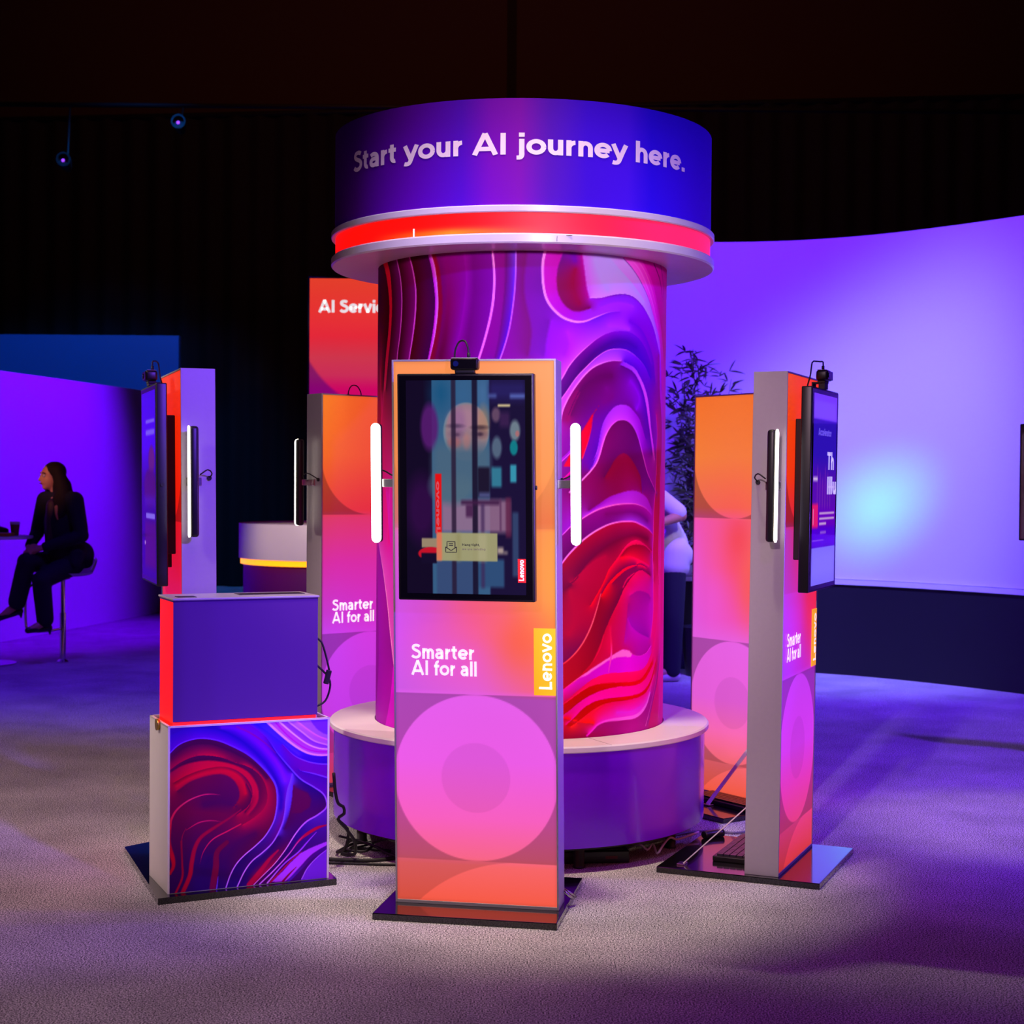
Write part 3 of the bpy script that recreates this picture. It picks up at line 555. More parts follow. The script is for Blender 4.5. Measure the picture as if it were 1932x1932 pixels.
FRONT_OPS = [zf('r', 80, 330, 0, 1900, (22, 12, 40), 1, .01), zf('e', 220, 1150, 120, 260, (60, 14, 80), .7, .8), zf('r', 310, 800, 0, 1900, (58, 98, 136), 1, .008), zf('r', 310, 470, 85, 300, (16, 84, 128), .8, .15), zf('r', 510, 640, 85, 330, (56, 102, 146), .9, .15),  # upright bands and red strip are reflections painted among the screen content
  zf('r', 690, 780, 85, 330, (72, 112, 158), .9, .1), zf('r', 330, 790, 640, 1000, (80, 110, 130), .75, .12), zf('e', 290, 470, 72, 190, (92, 30, 116), .9, .4), zf('r', 790, 1090, 0, 1900, (30, 20, 58), 1, .012), zf('r', 790, 1090, 90, 250, (44, 36, 104), .8, .06),
  zf('r', 390, 960, 1070, 1340, (158, 116, 146), .85, .03), zf('e', 480, 960, 180, 150, (84, 112, 130), .9, .5), zf('r', 345, 660, 1575, 1900, (58, 80, 122), 1, .02), zf('r', 690, 905, 1560, 1790, (50, 82, 124), 1, .02),
  zf('e', 596, 510, 190, 240, (206, 196, 176), .38, .06), zf('e', 602, 512, 178, 234, (170, 122, 126), .68, .12), zf('e', 590, 400, 130, 90, (190, 130, 160), .5, .8), zf('r', 330, 790, 620, 900, (76, 106, 130), .93, .075), zf('e', 740, 430, 50, 130, (190, 140, 96), .5, .7), zf('e', 530, 440, 60, 130, (140, 90, 150), .45, .8),
  zf('e', 508, 462, 60, 17, (62, 44, 76), .6, 1.2), zf('e', 712, 474, 62, 18, (54, 36, 50), .7, 1.2), zf('e', 510, 532, 50, 30, (110, 74, 104), .5, 1.4), zf('e', 712, 528, 50, 30, (84, 56, 84), .6, 1.4), zf('e', 712, 530, 22, 14, (46, 30, 50), .6, 1.2), zf('e', 520, 534, 22, 14, (70, 44, 74), .5, 1.2), zf('e', 600, 590, 30, 60, (206, 120, 110), .4, .9), zf('e', 500, 600, 50, 40, (190, 90, 88), .5, .9),
  zf('r', 472, 510, 0, 1900, (42, 26, 52), .82, .012), zf('r', 645, 690, 0, 1900, (26, 16, 42), .88, .012), zf('r', 690, 790, 800, 1050, (30, 20, 44), .95, .02), zf('r', 700, 790, 1010, 1050, (90, 96, 150), .8, .02),
  zf('r', 805, 888, 800, 965, (56, 136, 160), .9, .02), zf('r', 960, 1010, 780, 925, (58, 160, 184), .95, .015), zf('e', 1000, 500, 42, 85, (122, 142, 150), .9, .5), zf('e', 990, 640, 32, 62, (20, 140, 146), .9, .4), zf('e', 1020, 525, 16, 25, (190, 110, 110), .8, .6),
  zf('e', 850, 640, 40, 90, (104, 132, 150), .75, .5), zf('e', 845, 370, 35, 60, (150, 110, 130), .6, .6), zf('r', 782, 850, 200, 230, (86, 104, 176), .8, .02), zf('r', 960, 1085, 200, 235, (96, 116, 196), .85, .02), zf('r', 860, 962, 284, 304, (226, 208, 150), .95, .01), zf('r', 875, 955, 350, 470, (66, 36, 84), .8, .03),
  zf('r', 550, 870, 1075, 1112, (66, 30, 70), .9, .02), zf('r', 590, 650, 1110, 1215, (70, 30, 74), .85, .02), zf('r', 715, 745, 1100, 1800, (66, 40, 86), .7, .02), zf('r', 870, 885, 1060, 1330, (90, 50, 90), .8, .015), zf('r', 920, 965, 1050, 1380, (96, 34, 70), .8, .02), zf('r', 975, 1025, 1170, 1700, (60, 84, 124), .75, .02),
  zf('r', 335, 388, 857, 1350, (240, 18, 22), 1, .006), zf('r', 220, 345, 1392, 1470, (160, 140, 112), 1, .008), zf('e', 300, 1520, 110, 55, (206, 20, 44), 1, .1), zf('r', 215, 345, 1515, 1600, (24, 14, 44), 1, .008), zf('r', 850, 900, 1460, 1515, (190, 170, 156), .9, .02), zf('r', 900, 935, 1495, 1515, (190, 170, 156), .8, .02),
  zf('r', 345, 850, 1345, 1577, (168, 164, 118), .97, .006), zf('r', 345, 388, 1345, 1577, (236, 120, 88), .9, .015), zf('r', 510, 545, 1345, 1577, (150, 144, 96), .6, .03), zf('r', 690, 760, 1345, 1577, (186, 180, 140), .5, .03)]
SIDE_OPS = [('r', -1, 2, -1, .135, (118, 58, 255), 1, .01), ('r', .02, .95, .035, .128, (128, 80, 255), .7, .02), ('r', -1, 2, .135, .5, (48, 18, 190), 1, .02), ('r', -1, 2, .4, .66, (96, 14, 186), .9, .16), ('r', -1, 2, .6, .72, (110, 0, 200), .9, .06), ('r', -1, 2, .7, .805, (84, 0, 222), 1, .03), ('r', -1, 2, .805, 2, (128, 112, 255), 1, .006), ('r', .05, .95, .83, .96, (140, 126, 255), .6, .06)] + \
  [('r', .18 + .11 * k, .21 + .11 * k, .38 + .03 * (k % 3), .6, (150, 60, 190), .5, .03) for k in range(6)] + [('r', -.05, .24, .575, .70, (236, 26, 120), 1, .02), ('r', .03, .06, .6, .685, (240, 170, 200), .7, .01), ('r', .3, .95, .62, .632, (222, 190, 230), .85, .008), ('r', .3, .95, .648, .66, (222, 190, 230), .85, .008), ('r', .3, .6, .674, .688, (222, 190, 230), .85, .008), ('r', .02, .2, .435, .455, (240, 220, 250), .9, .02), ('r', .68, .95, .482, .49, (210, 200, 230), .8, .006), ('r', .35, .6, .72, .735, (170, 120, 230), .7, .01), ('r', .02, .5, .765, .77, (170, 140, 240), .7, .006)]
LEFT_OPS = [('r', -1, 2, -1, .4, (64, 4, 232), 1, .2), ('r', .3, .95, .15, .17, (128, 110, 240), .8, .01), ('r', .3, .95, .205, .235, (128, 110, 240), .8, .015), ('e', .72, .37, .22, .075, (96, 30, 60), .9, .4), ('e', .6, .52, .45, .10, (64, 12, 30), .95, .35), ('r', .1, 1.2, .56, .62, (60, 20, 150), .8, .04), ('r', .3, .95, .655, .685, (150, 130, 240), .8, .01), ('r', .2, 1.2, .70, .95, (70, 10, 60), .9, .04), ('e', .2, .82, .06, .012, (230, 180, 220), .9, .5), ('r', -1, .2, .5, 2, (30, 0, 120), .7, .1)]
REAR_OPS = [('r', -1, 2, -1, .3, (30, 20, 90), 1, .1), ('e', .5, .45, .4, .2, (70, 30, 120), .8, .5), ('r', .3, .95, .8, .86, (150, 60, 90), .8, .02)]
GL['@'] = ([[(.1, .42), (.1, .02), (.86, .02), (.86, .42)], [(.1, .42), (.48, .14), (.86, .42)], [(.2, .36), (.2, .82), (.76, .82), (.76, .36)], [(.33, .66), (.63, .66)], [(.33, .52), (.63, .52)]], .96)

# ------------------------------------------------------------------ kiosks
KW, KD, KH, BT = .6023, .136, 2.0, .025
BASE_FRONT, BASE_BACK, BASE_SIDE = .16, .362, .031
def bez(pts): return [tuple(p) for p in spline(pts, 0.012)]

def kiosk(label, x, y, a, lean, art_front, art_back, ops, bg, base_poly=None, bars=(-1, 1), brace_x=-.244, slogan_back=False, slogan_front=True, foot_y=.343, top_x=None, bfront=BASE_FRONT):
    root = empty('display_kiosk', (x, y, 0), a); tag(root, label, 'kiosk', 'display kiosks around the column')
    lx, ly = lean * math.cos(a), -lean * math.sin(a)
    L = lambda px, py, pz: (px + lx * (pz - 1), py + ly * (pz - 1), pz)
    hw, hd = KW / 2, KD / 2
    if base_poly: MB().prism(base_poly, 0, BT).build('base_plate', M_black, root)
    else: MB().box(-hw - BASE_SIDE, hw + BASE_SIDE, -hd - bfront, hd + BASE_BACK, 0, BT, .003).build('base_plate', M_black, root)
    h = MB()
    t = .007                                         # tube frame with recessed sheets
    for sx in (-1, 1): h.box(sx * hw - (t if sx > 0 else 0), sx * hw + (t if sx < 0 else 0), -hd, hd, BT, KH, .0015)
    h.box(-hw + t, hw - t, -hd, hd, KH - t, KH, .001); h.box(-hw + t, hw - t, -hd, hd, BT, BT + .012, .001); h.box(-hw + t, hw - t, -hd + .012, hd - .012, BT + .012, KH - t)
    h.build('aluminium_frame', M_alu, root, L)
    ph, pw = KH - t - BT - .012, KW - 2 * t
    X, Z = np.meshgrid(np.linspace(-pw / 2, pw / 2, 150), np.linspace(KH - t, BT + .012, 500))
    def sheet(name, art, yy, flip):
        XX = -X if flip else X
        P = np.stack(L(XX, np.full_like(X, yy), Z), -1)
        return grid_obj(name, P, face_art(ART[art], BLOBS.get(art, ()), .07 if art == 'front' else .26), M_face, root)
    fp = sheet('front_panel', art_front, -hd + .003, False)
    bp = sheet('back_panel', art_back, hd - .003, True)
    fy = -hd - .0015
    pf = lambda px, pz: L(px, fy, pz)
    if slogan_front:
        lettering('slogan_lettering', ['Smarter', 'AI for all'], -.236, .917, (.236, .246), .074, M_tape, fp, pf, lead=.80, sw=.066)
    lp = MB().box(.216, .2945, fy + .0004, fy + .004, .797, 1.037).build('logo_patch', M_logo, root, L); lp['label'] = 'amber patch with the white vertical name'
    lettering('logo_lettering', ['Lenovo'], 0, 0, (.205,), .066, M_tape, lp, lambda px, pz: L(.282 - pz, fy - .001, .815 + px), sw=.06)
    if slogan_back:
        lettering('slogan_lettering', ['Smarter', 'AI for all'], -.236, .906, (.253, .262), .079, M_tape, bp, lambda px, pz: L(-px, hd + .001, pz), lead=.80, sw=.066)
    # screen
    sx0, sx1, sz0, sz1 = -.259, .236, 1.136, 1.943
    MB().box(-.16, .14, -hd - .045, -hd, 1.26, 1.82, .004).box(-.03, .01, -hd - .02, -hd + .001, 1.2, 1.26, .003).build('screen_bracket', M_matte, root, L)
    sc = MB().box(sx0, sx1, -hd - .087, -hd - .044, sz0, sz1, .005, 3).build('screen', M_edge, root, L, 40)
    gx, gz = np.meshgrid(np.linspace(sx0 + .033, sx1 - .031, 170), np.linspace(sz1 - .024, sz0 + .025, 300))
    sy = -hd - .0885
    MB().box(sx0 + .008, sx1 - .008, -hd - .0882, -hd - .086, sz0 + .008, sz1 - .008).build('glass', M_black, sc, L)
    grid_obj('picture', np.stack(L(gx, np.full_like(gx, sy), gz), -1), display(170, 300, ops, bg), M_disp, sc)
    MB().tube([(sx1 - .001, -hd - .065, 1.54), (sx1 + .006, -hd - .065, 1.54)], .008).build('knob', M_matte, sc, L)
    # side light bars
    for s in bars:
        bx = s * .368
        b = MB().box(bx - .018, bx + .018, -hd + .022, -hd + .058, 1.336, 1.770, .012, 3).build('light_bar', M_edge, root, L, 50)
        d = bmesh.new(); prof = arc(0, .2005, .0178, .0178, 0, 180, 12) + arc(0, -.2005, .0178, .0178, 180, 360, 12)
        va = [d.verts.new((bx + u, -hd + .018, 1.553 + w)) for u, w in prof]; vb = [d.verts.new((bx + u, -hd + .0235, 1.553 + w)) for u, w in prof]
        d.faces.new(va)
        for i in range(len(va)): d.faces.new((va[i], va[(i + 1) % len(va)], vb[(i + 1) % len(va)], vb[i]))
        q = MB(); q.bm.free(); q.bm = d; q.build('diffuser', M_lamp, b, L)
        MB().box(min(s * hw, bx), max(s * hw, bx), -hd + .038, -hd + .060, 1.538, 1.568, .002).box(s * hw - .004, s * hw + .006, -hd + .02, -hd + .08, 1.536, 1.570, .002).build('clamp_arm', M_steel, b, L)
        MB().tube([L(*p) for p in bez([(bx, -hd + .064, 1.58), (bx - s * .005, -hd + .095, 1.60), (bx - s * .03, -hd + .115, 1.585), (s * hw, -hd + .11, 1.567)])], .0028, 8).tube([L(s * hw - s * .002, -hd + .11, 1.567), L(s * hw + s * .008, -hd + .11, 1.567)], .009, 12).build('cable', M_matte, b)
    # rear brace
    zt = .29
    top_x = brace_x if top_x is None else top_x
    br = MB().box(-.012, .012, -.002, .002, 0, 1); Ln = math.hypot(foot_y - hd, zt - BT)
    an = math.atan2(foot_y - hd, zt - BT)
    for v in br.bm.verts:
        p = Vector((v.co.x, v.co.y, v.co.z * Ln)); p = Matrix.Rotation(an, 3, 'X') @ p; p.x += (top_x - brace_x) * v.co.z; v.co = p + Vector((brace_x, foot_y, BT + .003))
    b = br.build('brace', M_strut, root)
    MB().box(brace_x - .03, brace_x + .016, foot_y - .012, foot_y + .02, BT, BT + .006, .001).build('brace_foot', M_steel, b)
    MB().box(top_x - .016, top_x + .016, hd - .004, hd + .008, zt - .02, zt + .02, .001).build('brace_mount', M_steel, b)
    return root, L

K1 = (-.1191, 5.7964, -.1795); K2 = (-1.3357, 6.5766, -1.2260); K3 = (1.1146, 6.4910, 1.1659); K4 = (-.7677, 8.2187, 3.8455); K5 = (1.1381, 7.7981, 2.1869)
k1, L1 = kiosk('nearest orange and pink kiosk facing the camera, black screen lit with a ghostly face', *K1, -.0139, 'front', 'back_orange', FRONT_OPS, (20, 12, 36))
# the left kiosk stands on a plate shared with the cabinet in front of it
def w2l(k, p):
    d = Vector((p[0] - k[0], p[1] - k[1])); return (d.x * math.cos(k[2]) + d.y * math.sin(k[2]), -d.x * math.sin(k[2]) + d.y * math.cos(k[2]))
plate = [(-1.286, 5.806), (-.666, 6.120), (-.98, 6.93), (-1.47, 6.79), (-1.609, 6.626)]
k2, L2 = kiosk('red kiosk seen edge on with blue screen facing left, violet side toward camera', *K2, -.0101, 'front_red', 'back_red', LEFT_OPS, (30, 4, 110), base_poly=[w2l(K2, p) for p in plate], slogan_front=True)
k3, L3 = kiosk('right-hand kiosk turned away with grey side, violet screen facing right', *K3, .0086, 'front_deep', 'back_orange', SIDE_OPS, (60, 10, 190))
k4, L4 = kiosk('rear left kiosk behind the bench showing its back printed with a white slogan', *K4, -.0018, 'front', 'back_red', REAR_OPS, (20, 12, 60), slogan_back=True)
k5, L5 = kiosk('rear right orange kiosk showing a plain back, partly hidden by the right-hand kiosk', *K5, .0049, 'front', 'back_orange', REAR_OPS, (20, 12, 60), bars=(-1,), brace_x=-.059, foot_y=.278, top_x=-.13, bfront=.07)
# screen details of the front kiosk
scr = [c for c in k1.children if c.name.startswith('screen') and 'bracket' not in c.name][0]
dx = lambda zx: -.226 + (zx - 95) / 990 * .431
dz = lambda zy: 1.919 - (zy - 85) / 1765 * .758
sp = lambda px, pz: L1(px, -KD / 2 - .0897, pz)
lettering('message_lettering', ['Hang tight,'], dx(556), dz(1452), (dx(705) - dx(556),), .0125, M_ink, scr, sp, sw=.06)
lettering('message_lettering', ['we are sending'], dx(556), dz(1487), (dx(752) - dx(556),), .0115, mat('grey_ink', (112, 106, 78), .5, emit=.3), scr, sp, sw=.045)
lettering('envelope_icon', ['@'], dx(408), dz(1508), (dx(522) - dx(408),), .047, M_ink, scr, sp, sw=.03)
MB().box(dx(1018), dx(1084), -KD / 2 - .0905, -KD / 2 - .088, dz(1748), dz(1553)).build('logo_patch', M_red, scr, L1)
lettering('logo_lettering', ['Lenovo'], 0, 0, (.075,), .0255, M_tape, scr, lambda px, pz: L1(dx(1068) - pz, -KD / 2 - .0912, dz(1735) + px))
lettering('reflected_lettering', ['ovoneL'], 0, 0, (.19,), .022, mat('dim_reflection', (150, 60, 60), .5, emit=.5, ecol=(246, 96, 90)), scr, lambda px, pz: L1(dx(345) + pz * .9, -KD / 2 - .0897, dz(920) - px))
# small chrome catch at the foot of the front kiosk
MB().tube([(.302, .055, .075), (.33, .075, .045), (.345, .10, .03)], .006).tube([(.302, .07, .075), (.335, .09, .05), (.35, .115, .032)], .005).build('catch', M_steel, k1)
# lines of writing on the right-hand screen
scr3 = [c for c in k3.children if c.name.startswith('screen') and 'bracket' not in c.name][0]
sp3 = lambda px, pz: L3(px, -KD / 2 - .0897, pz)
lettering('message_lettering', ['Th', 'Illu'], .03, 1.62, (.13, .18), .10, M_inkw, scr3, sp3, lead=1.0)
lettering('message_lettering', ['Accelerator'.replace('k', 'c')], -.14, 1.755, (.24,), .04, mat('dim_screen_ink', (130, 110, 220), .5, emit=.5), scr3, sp3)

# ------------------------------------------------------------------ webcams clipped on the screens
def webcam(k, L, label, dz=0, lh=1):
    r = empty('webcam', (k[0], k[1], 0), k[2]); tag(r, label, 'webcam', 'webcams clipped on the kiosk screens')
    y0 = -KD / 2 - .083; z0 = 1.947 + dz
    q = lambda x, y, z: L(x - .012, y, z)
    b = MB().box(-.05, .05, y0 - .02, y0 + .028, z0 + .008, z0 + .05, .010, 3).build('body', M_edge, r, q, 40)
    MB().box(-.046, .046, y0 - .0215, y0 - .019, z0 + .012, z0 + .046, .001).build('front_plate', M_black, b, q)
    MB().box(-.047, .047, y0 - .012, y0 + .024, z0 + .0495, z0 + .0515, .0008).build('top_plate', M_alu, b, q)
    MB().tube([(-.028, y0 - .021, z0 + .029), (-.028, y0 - .0245, z0 + .029)], .010, 16).build('lens', mat('lens_glass', (20, 30, 80), .05, coat=1), b, q)
    MB().box(-.034, .034, y0 - .008, y0 + .024, z0 - .003, z0 + .010, .003).box(-.03, .03, y0 - .006, y0 + .020, z0 - dz - .004, z0, .001).box(-.03, .03, y0 + .042, y0 + .048, z0 - .06, z0 + .0, .002).box(-.03, .03, y0 + .02, y0 + .048, z0 - .003, z0 + .003, .001).build('clip', M_matte, r, q)
    pts = bez([(.012, y0 + .012, z0 + .06), (.010, y0 + .012, z0 + .085), (-.002, y0 + .02, z0 + .06 + .052 * lh), (-.026, y0 + .034, z0 + .06 + .052 * lh), (-.044, y0 + .044, z0 + .08), (-.046, y0 + .050, z0 + .03), (-.042, y0 + .066, z0 - .04), (-.03, y0 + .072, z0 - .16)])
    MB().tube([q(*p) for p in pts], .0032, 10).tube([q(.012, y0 + .012, z0 + .05), q(.012, y0 + .012, z0 + .07)], .006, 12).build('cable', M_matte, r)
    return r
webcam(K1, L1, 'black webcam clipped on the front kiosk screen, cable looping over its top')
webcam(K2, L2, 'black webcam on the left kiosk screen, seen against the dark blue wall', .008, .6)
webcam(K3, L3, 'black webcam on the right-hand kiosk screen, seen against the violet curved wall', .022, .5)
webcam(K4, L4, 'webcam on the far side of the rear left kiosk, only its cable loop showing')

# ------------------------------------------------------------------ cabinet before the left kiosk
ca = math.radians(24.8); cab = empty('display_cabinet', (-1.264, 5.863, BT), ca)
tag(cab, 'low white cabinet with red and blue swirl print, violet upper box glowing red underneath', 'cabinet')
CWD, CH = .6244, .622
c = MB().box(0, .008, 0, .316, 0, CH, .001).box(CWD - .008, CWD, 0, .316, 0, CH, .001).box(.008, CWD - .008, .308, .316, 0, CH).box(.008, CWD - .008, .004, .012, 0, CH - .001).box(.008, CWD - .008, .012, .308, 0, CH - .02)
c.box(.0, CWD, -.0005, .009, CH - .006, CH + .001).box(0, .010, 0, .316, CH - .006, CH + .001).box(CWD - .010, CWD, 0, .316, CH - .006, CH + .001).box(0, CWD, .304, .316, CH - .006, CH + .001)
c.build('lower_box', M_white, cab)
CVc = Canvas(0, 624, 0, 625, 2.1, 2.08)
CV_CAB = CVc.run(CABINET_ART)
X, Z = np.meshgrid(np.linspace(.006, CWD - .006, CVc.W), np.linspace(CH - .006, .002, CVc.H))
grid_obj('printed_panel', np.stack([X, np.full_like(X, .0015), Z], -1), CV_CAB, M_art, cab, False)
M_cabup = mat('violet_laminate', (82, 40, 122), 0.5, spec=.2)
M_glowr = mat('red_led_strip', (255, 20, 8), .5, emit=2.6, ecol=(255, 10, 4))
M_redside = mat('red_lit_acrylic', (255, 12, 6), .4, emit=1.0, ecol=(255, 8, 4))
ub = MB().box(.022, CWD - .044, .016, .022, CH + .012, 1.085, .001).box(.022, CWD - .044, .016, .25, 1.079, 1.086, .001).build('upper_box', M_cabup, cab)
MB().box(.018, CWD - .040, .012, .256, 1.086, 1.094, .002).build('lid', M_alu, cab)
MB().box(.05, .12, .06, .12, 1.094, 1.0955).box(.30, .56, .12, .20, 1.094, 1.0955).build('lid_slots', M_matte, cab)
MB().box(.024, .030, .024, .25, CH - .015, 1.079).build('side_glow', M_redside, cab)
MB().box(CWD - .050, CWD - .044, .024, .25, CH - .015, 1.079).box(.030, CWD - .05, .244, .25, CH - .015, 1.079).build('rear_panel', M_alu, cab)
MB().box(.022, CWD - .05, .018, .024, CH - .002, CH + .010).build('glow_strip', M_glowr, cab)
MB().box(.012, CWD - .012, .014, .300, CH - .019, CH - .012).build('well_floor', mat('well_floor_paint', (190, 120, 110), .5), cab)
MB().tube(bez([(CWD - .045, .05, .93), (CWD - .02, .045, .91), (CWD + .0, .045, .85), (CWD + .012, .045, .80)]), .004, 8).build('plug_cable', M_matte, cab)
pc = MB().box(-.010, .010, -.008, .008, -.055, 0, .003)
for v in pc.bm.verts: v.co = Matrix.Rotation(.25, 3, 'Y') @ v.co + Vector((CWD + .012, .045, .80))
pc.build('plug', M_edge, cab)
MB().tube(bez([(CWD - .045, .06, .83), (CWD + .005, .055, .78), (CWD + .02, .055, .74), (CWD + .0, .055, .68), (CWD - .045, .06, .655)]), .004, 8).build('loop_cable', M_matte, cab)
MB().tube([(-.012, .15, CH - .012), (.0, .15, CH - .012)], .022, 20).build('knob', mat('brass', (190, 160, 70), .3, .8), cab)

# ------------------------------------------------------------------ column with its round header
CX, CY = .0385, 7.1038; R1, R2, R3, R4 = .6397, .8462, .8305, .8418
colm = empty('display_column', (CX, CY, 0)); tag(colm, 'tall round column with magenta swirl print under a violet drum header', 'column')
umax = 1000.0
CV = Canvas(-umax, umax, 500, 2505, 3.4, 2.12)
img = CV.run(COLUMN_ART)
th_half = umax / 1000 / R1                          # printed arc, then the sheet repeats mirrored round the back
TH = np.linspace(-PI, PI, int(2 * PI * R1 / .0034))
def fold(u):
    u = np.where(u > umax, 2 * umax - u, u); return np.where(u < -umax, -2 * umax - u, u)
cols_i = np.clip(((fold(TH * R1 * 1000) + umax) / CV.res).astype(int), 0, CV.W - 1)
zz = np.linspace(2.505, .500, CV.H)
T2, Z2 = np.meshgrid(TH, zz)
grid_obj('printed_shaft', np.stack([R1 * np.sin(T2), -R1 * np.cos(T2), Z2], -1), img[:, cols_i], M_art, colm)
MB().lathe([(R1, 2.498), (R2 - .006, 2.498), (R2, 2.504), (R2, 2.532), (R2 - .006, 2.538), (R1 - .1, 2.538)], 160).build('lower_disc', M_disc, colm, None, 40)
MB().lathe([(.6, 2.620), (R2 - .004, 2.620), (R2, 2.624), (R2, 2.644), (R2 - .004, 2.648), (R3 - .03, 2.648)], 160).build('upper_disc', M_disc, colm, None, 40)
tt = np.linspace(-PI, PI, 240); gz = np.linspace(2.620, 2.538, 12); T3, Z3 = np.meshgrid(tt, gz)
gl = np.zeros(T3.shape + (3,)); k = np.clip((np.sin(T3) + .5) / 1.4, 0, 1)
gl[..., 0] = 255; gl[..., 1] = 12 + 22 * k; gl[..., 2] = 6 + 92 * k
hot = np.exp(-((Z3 - 2.545) / .018) ** 2) * np.clip(.75 - 1.5 * np.abs(T3 + .35), 0, 1); gl[..., 1] += 150 * hot; gl[..., 2] += 20 * hot
RG = .828
grid_obj('glow_ring', np.stack([RG * np.sin(T3), -RG * np.cos(T3), Z3], -1), gl, print_mat('led_glow', .5, 1.15, .3), colm)
MB().tube([(-.44 - CX + .0385, -.70, 2.538), (-.44, -.70, 2.572)], .004, 8).build('pin', M_tape, colm)
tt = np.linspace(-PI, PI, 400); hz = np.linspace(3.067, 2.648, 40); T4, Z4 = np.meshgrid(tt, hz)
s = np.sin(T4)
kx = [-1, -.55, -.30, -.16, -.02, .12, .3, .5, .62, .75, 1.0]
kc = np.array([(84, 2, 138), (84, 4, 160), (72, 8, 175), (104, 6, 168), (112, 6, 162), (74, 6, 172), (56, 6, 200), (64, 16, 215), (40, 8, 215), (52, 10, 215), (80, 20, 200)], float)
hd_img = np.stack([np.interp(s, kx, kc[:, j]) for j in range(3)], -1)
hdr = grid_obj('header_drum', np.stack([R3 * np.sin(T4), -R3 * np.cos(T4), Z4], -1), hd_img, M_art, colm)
MB().lathe([(0, 3.06), (R3 - .002, 3.06), (R3, 3.067)], 160).build('header_top', M_edge, colm)
t0, t1 = math.radians(-58.6), math.radians(53.2)
lettering('header_lettering', ['Start your AI journey here.'], t0 * R3, 2.846, ((t1 - t0) * R3,), .117, M_vinyl, hdr,
          lambda px, pz: ((R3 + .0025) * math.sin(px / R3), -(R3 + .0025) * math.cos(px / R3), pz), sw=.07)
# seam marks on the lower disc
MB().box(.13, .131, -R2 - .0006, -R2 + .004, 2.506, 2.526).box(.15, .19, -math.sqrt(R2 ** 2 - .17 ** 2) - .0008, -math.sqrt(R2 ** 2 - .17 ** 2) + .002, 2.53, 2.532).build('seam_marks', M_matte, colm)

# ------------------------------------------------------------------ ring bench
ben = empty('ring_bench', (CX, CY, 0)); tag(ben, 'round bench with pale top and glossy violet skirt encircling the column', 'bench')
MB().lathe([(R1 + .004, .500), (R1 + .004, .513), (R4 - .006, .513), (R4, .507), (R4, .490), (R4 - .004, .486), (R1 + .004, .486), (R1 + .004, .5)], 160).build('bench_top', M_white, ben, None, 35)
M_skirt = mat('violet_gloss_laminate', (116, 0, 226), .26, 0, .5, coat=.3)
MB().lathe([(R4 - .018, .486), (R4 - .018, .102), (R4 - .03, .100), (R4 - .035, .104), (R4 - .035, .486)], 160).build('skirt', M_skirt, ben, None, 35)
for k in range(8):
    an = -PI / 2 + .345 + k * PI / 4
    MB().lathe([(0, 0), (.024, 0), (.026, .006), (.022, .012), (.022, .12), (0, .12)], 20, .72 * math.cos(an), .72 * math.sin(an)).build('leg', M_matte, ben, None, 40)
MB().lathe([(R1 + .01, .09), (R4 - .04, .09), (R4 - .04, .12), (R1 + .01, .12)], 96).build('under_frame', M_matte, ben)
MB().box(-.0006, .0006, -R4 - .0006, -R1 - .01, .5128, .5134).build('top_seam', M_matte, ben, lambda x, y, z: (x * math.cos(.45) - y * math.sin(.45), x * math.sin(.45) + y * math.cos(.45), z))
# ------------------------------------------------------------------ the hall
def struct(o): o['kind'] = 'structure'; return o
M_carpet = bpy.data.materials.new('carpet'); M_carpet.use_nodes = True
nt = M_carpet.node_tree; b = nt.nodes['Principled BSDF']; b.inputs['Roughness'].default_value = .95; b.inputs['Specular IOR Level'].default_value = .1
tc = nt.nodes.new('ShaderNodeTexCoord'); n1 = nt.nodes.new('ShaderNodeTexNoise'); n1.inputs['Scale'].default_value = 190; n1.inputs['Detail'].default_value = 4; n1.inputs['Roughness'].default_value = .7
n2 = nt.nodes.new('ShaderNodeTexNoise'); n2.inputs['Scale'].default_value = 2.2; n2.inputs['Detail'].default_value = 4
rp = nt.nodes.new('ShaderNodeValToRGB'); rp.color_ramp.elements[0].position = .45; rp.color_ramp.elements[1].position = .57
rp.color_ramp.elements[0].color = (.04, .038, .04, 1); rp.color_ramp.elements[1].color = (.84, .80, .77, 1)
mr = nt.nodes.new('ShaderNodeMapRange'); mr.inputs[1].default_value = .3; mr.inputs[2].default_value = .7; mr.inputs[3].default_value = .74; mr.inputs[4].default_value = 1.1
mu = nt.nodes.new('ShaderNodeVectorMath'); mu.operation = 'SCALE'
bp = nt.nodes.new('ShaderNodeBump'); bp.inputs['Strength'].default_value = .12; bp.inputs['Distance'].default_value = .004
for n in (n1, n2): nt.links.new(tc.outputs['Object'], n.inputs['Vector'])
nt.links.new(n1.outputs['Fac'], rp.inputs[0]); nt.links.new(n2.outputs['Fac'], mr.inputs[0])
nt.links.new(rp.outputs[0], mu.inputs[0]); nt.links.new(mr.outputs[0], mu.inputs['Scale']); nt.links.new(mu.outputs[0], b.inputs['Base Color'])
nt.links.new(n1.outputs['Fac'], bp.inputs['Height']); nt.links.new(bp.outputs['Normal'], b.inputs['Normal'])
struct(MB().box(-14, 14, -5, 25, -.1, 0).build('floor', M_carpet))
M_hall = mat('dark_brown_wall', (52, 20, 12), .8); M_drape = mat('black_drape', (5, 4, 6), .9); M_dark = mat('dark_ceiling', (16, 12, 14), .9)
struct(MB().box(-14, 14, 24.6, 24.8, 0, 12).build('wall_back', M_hall))
struct(MB().box(-14.2, -14, -5, 24.8, 0, 12).build('wall_left_side', M_dark)); struct(MB().box(14, 14.2, -5, 24.8, 0, 12).build('wall_right_side', M_dark))
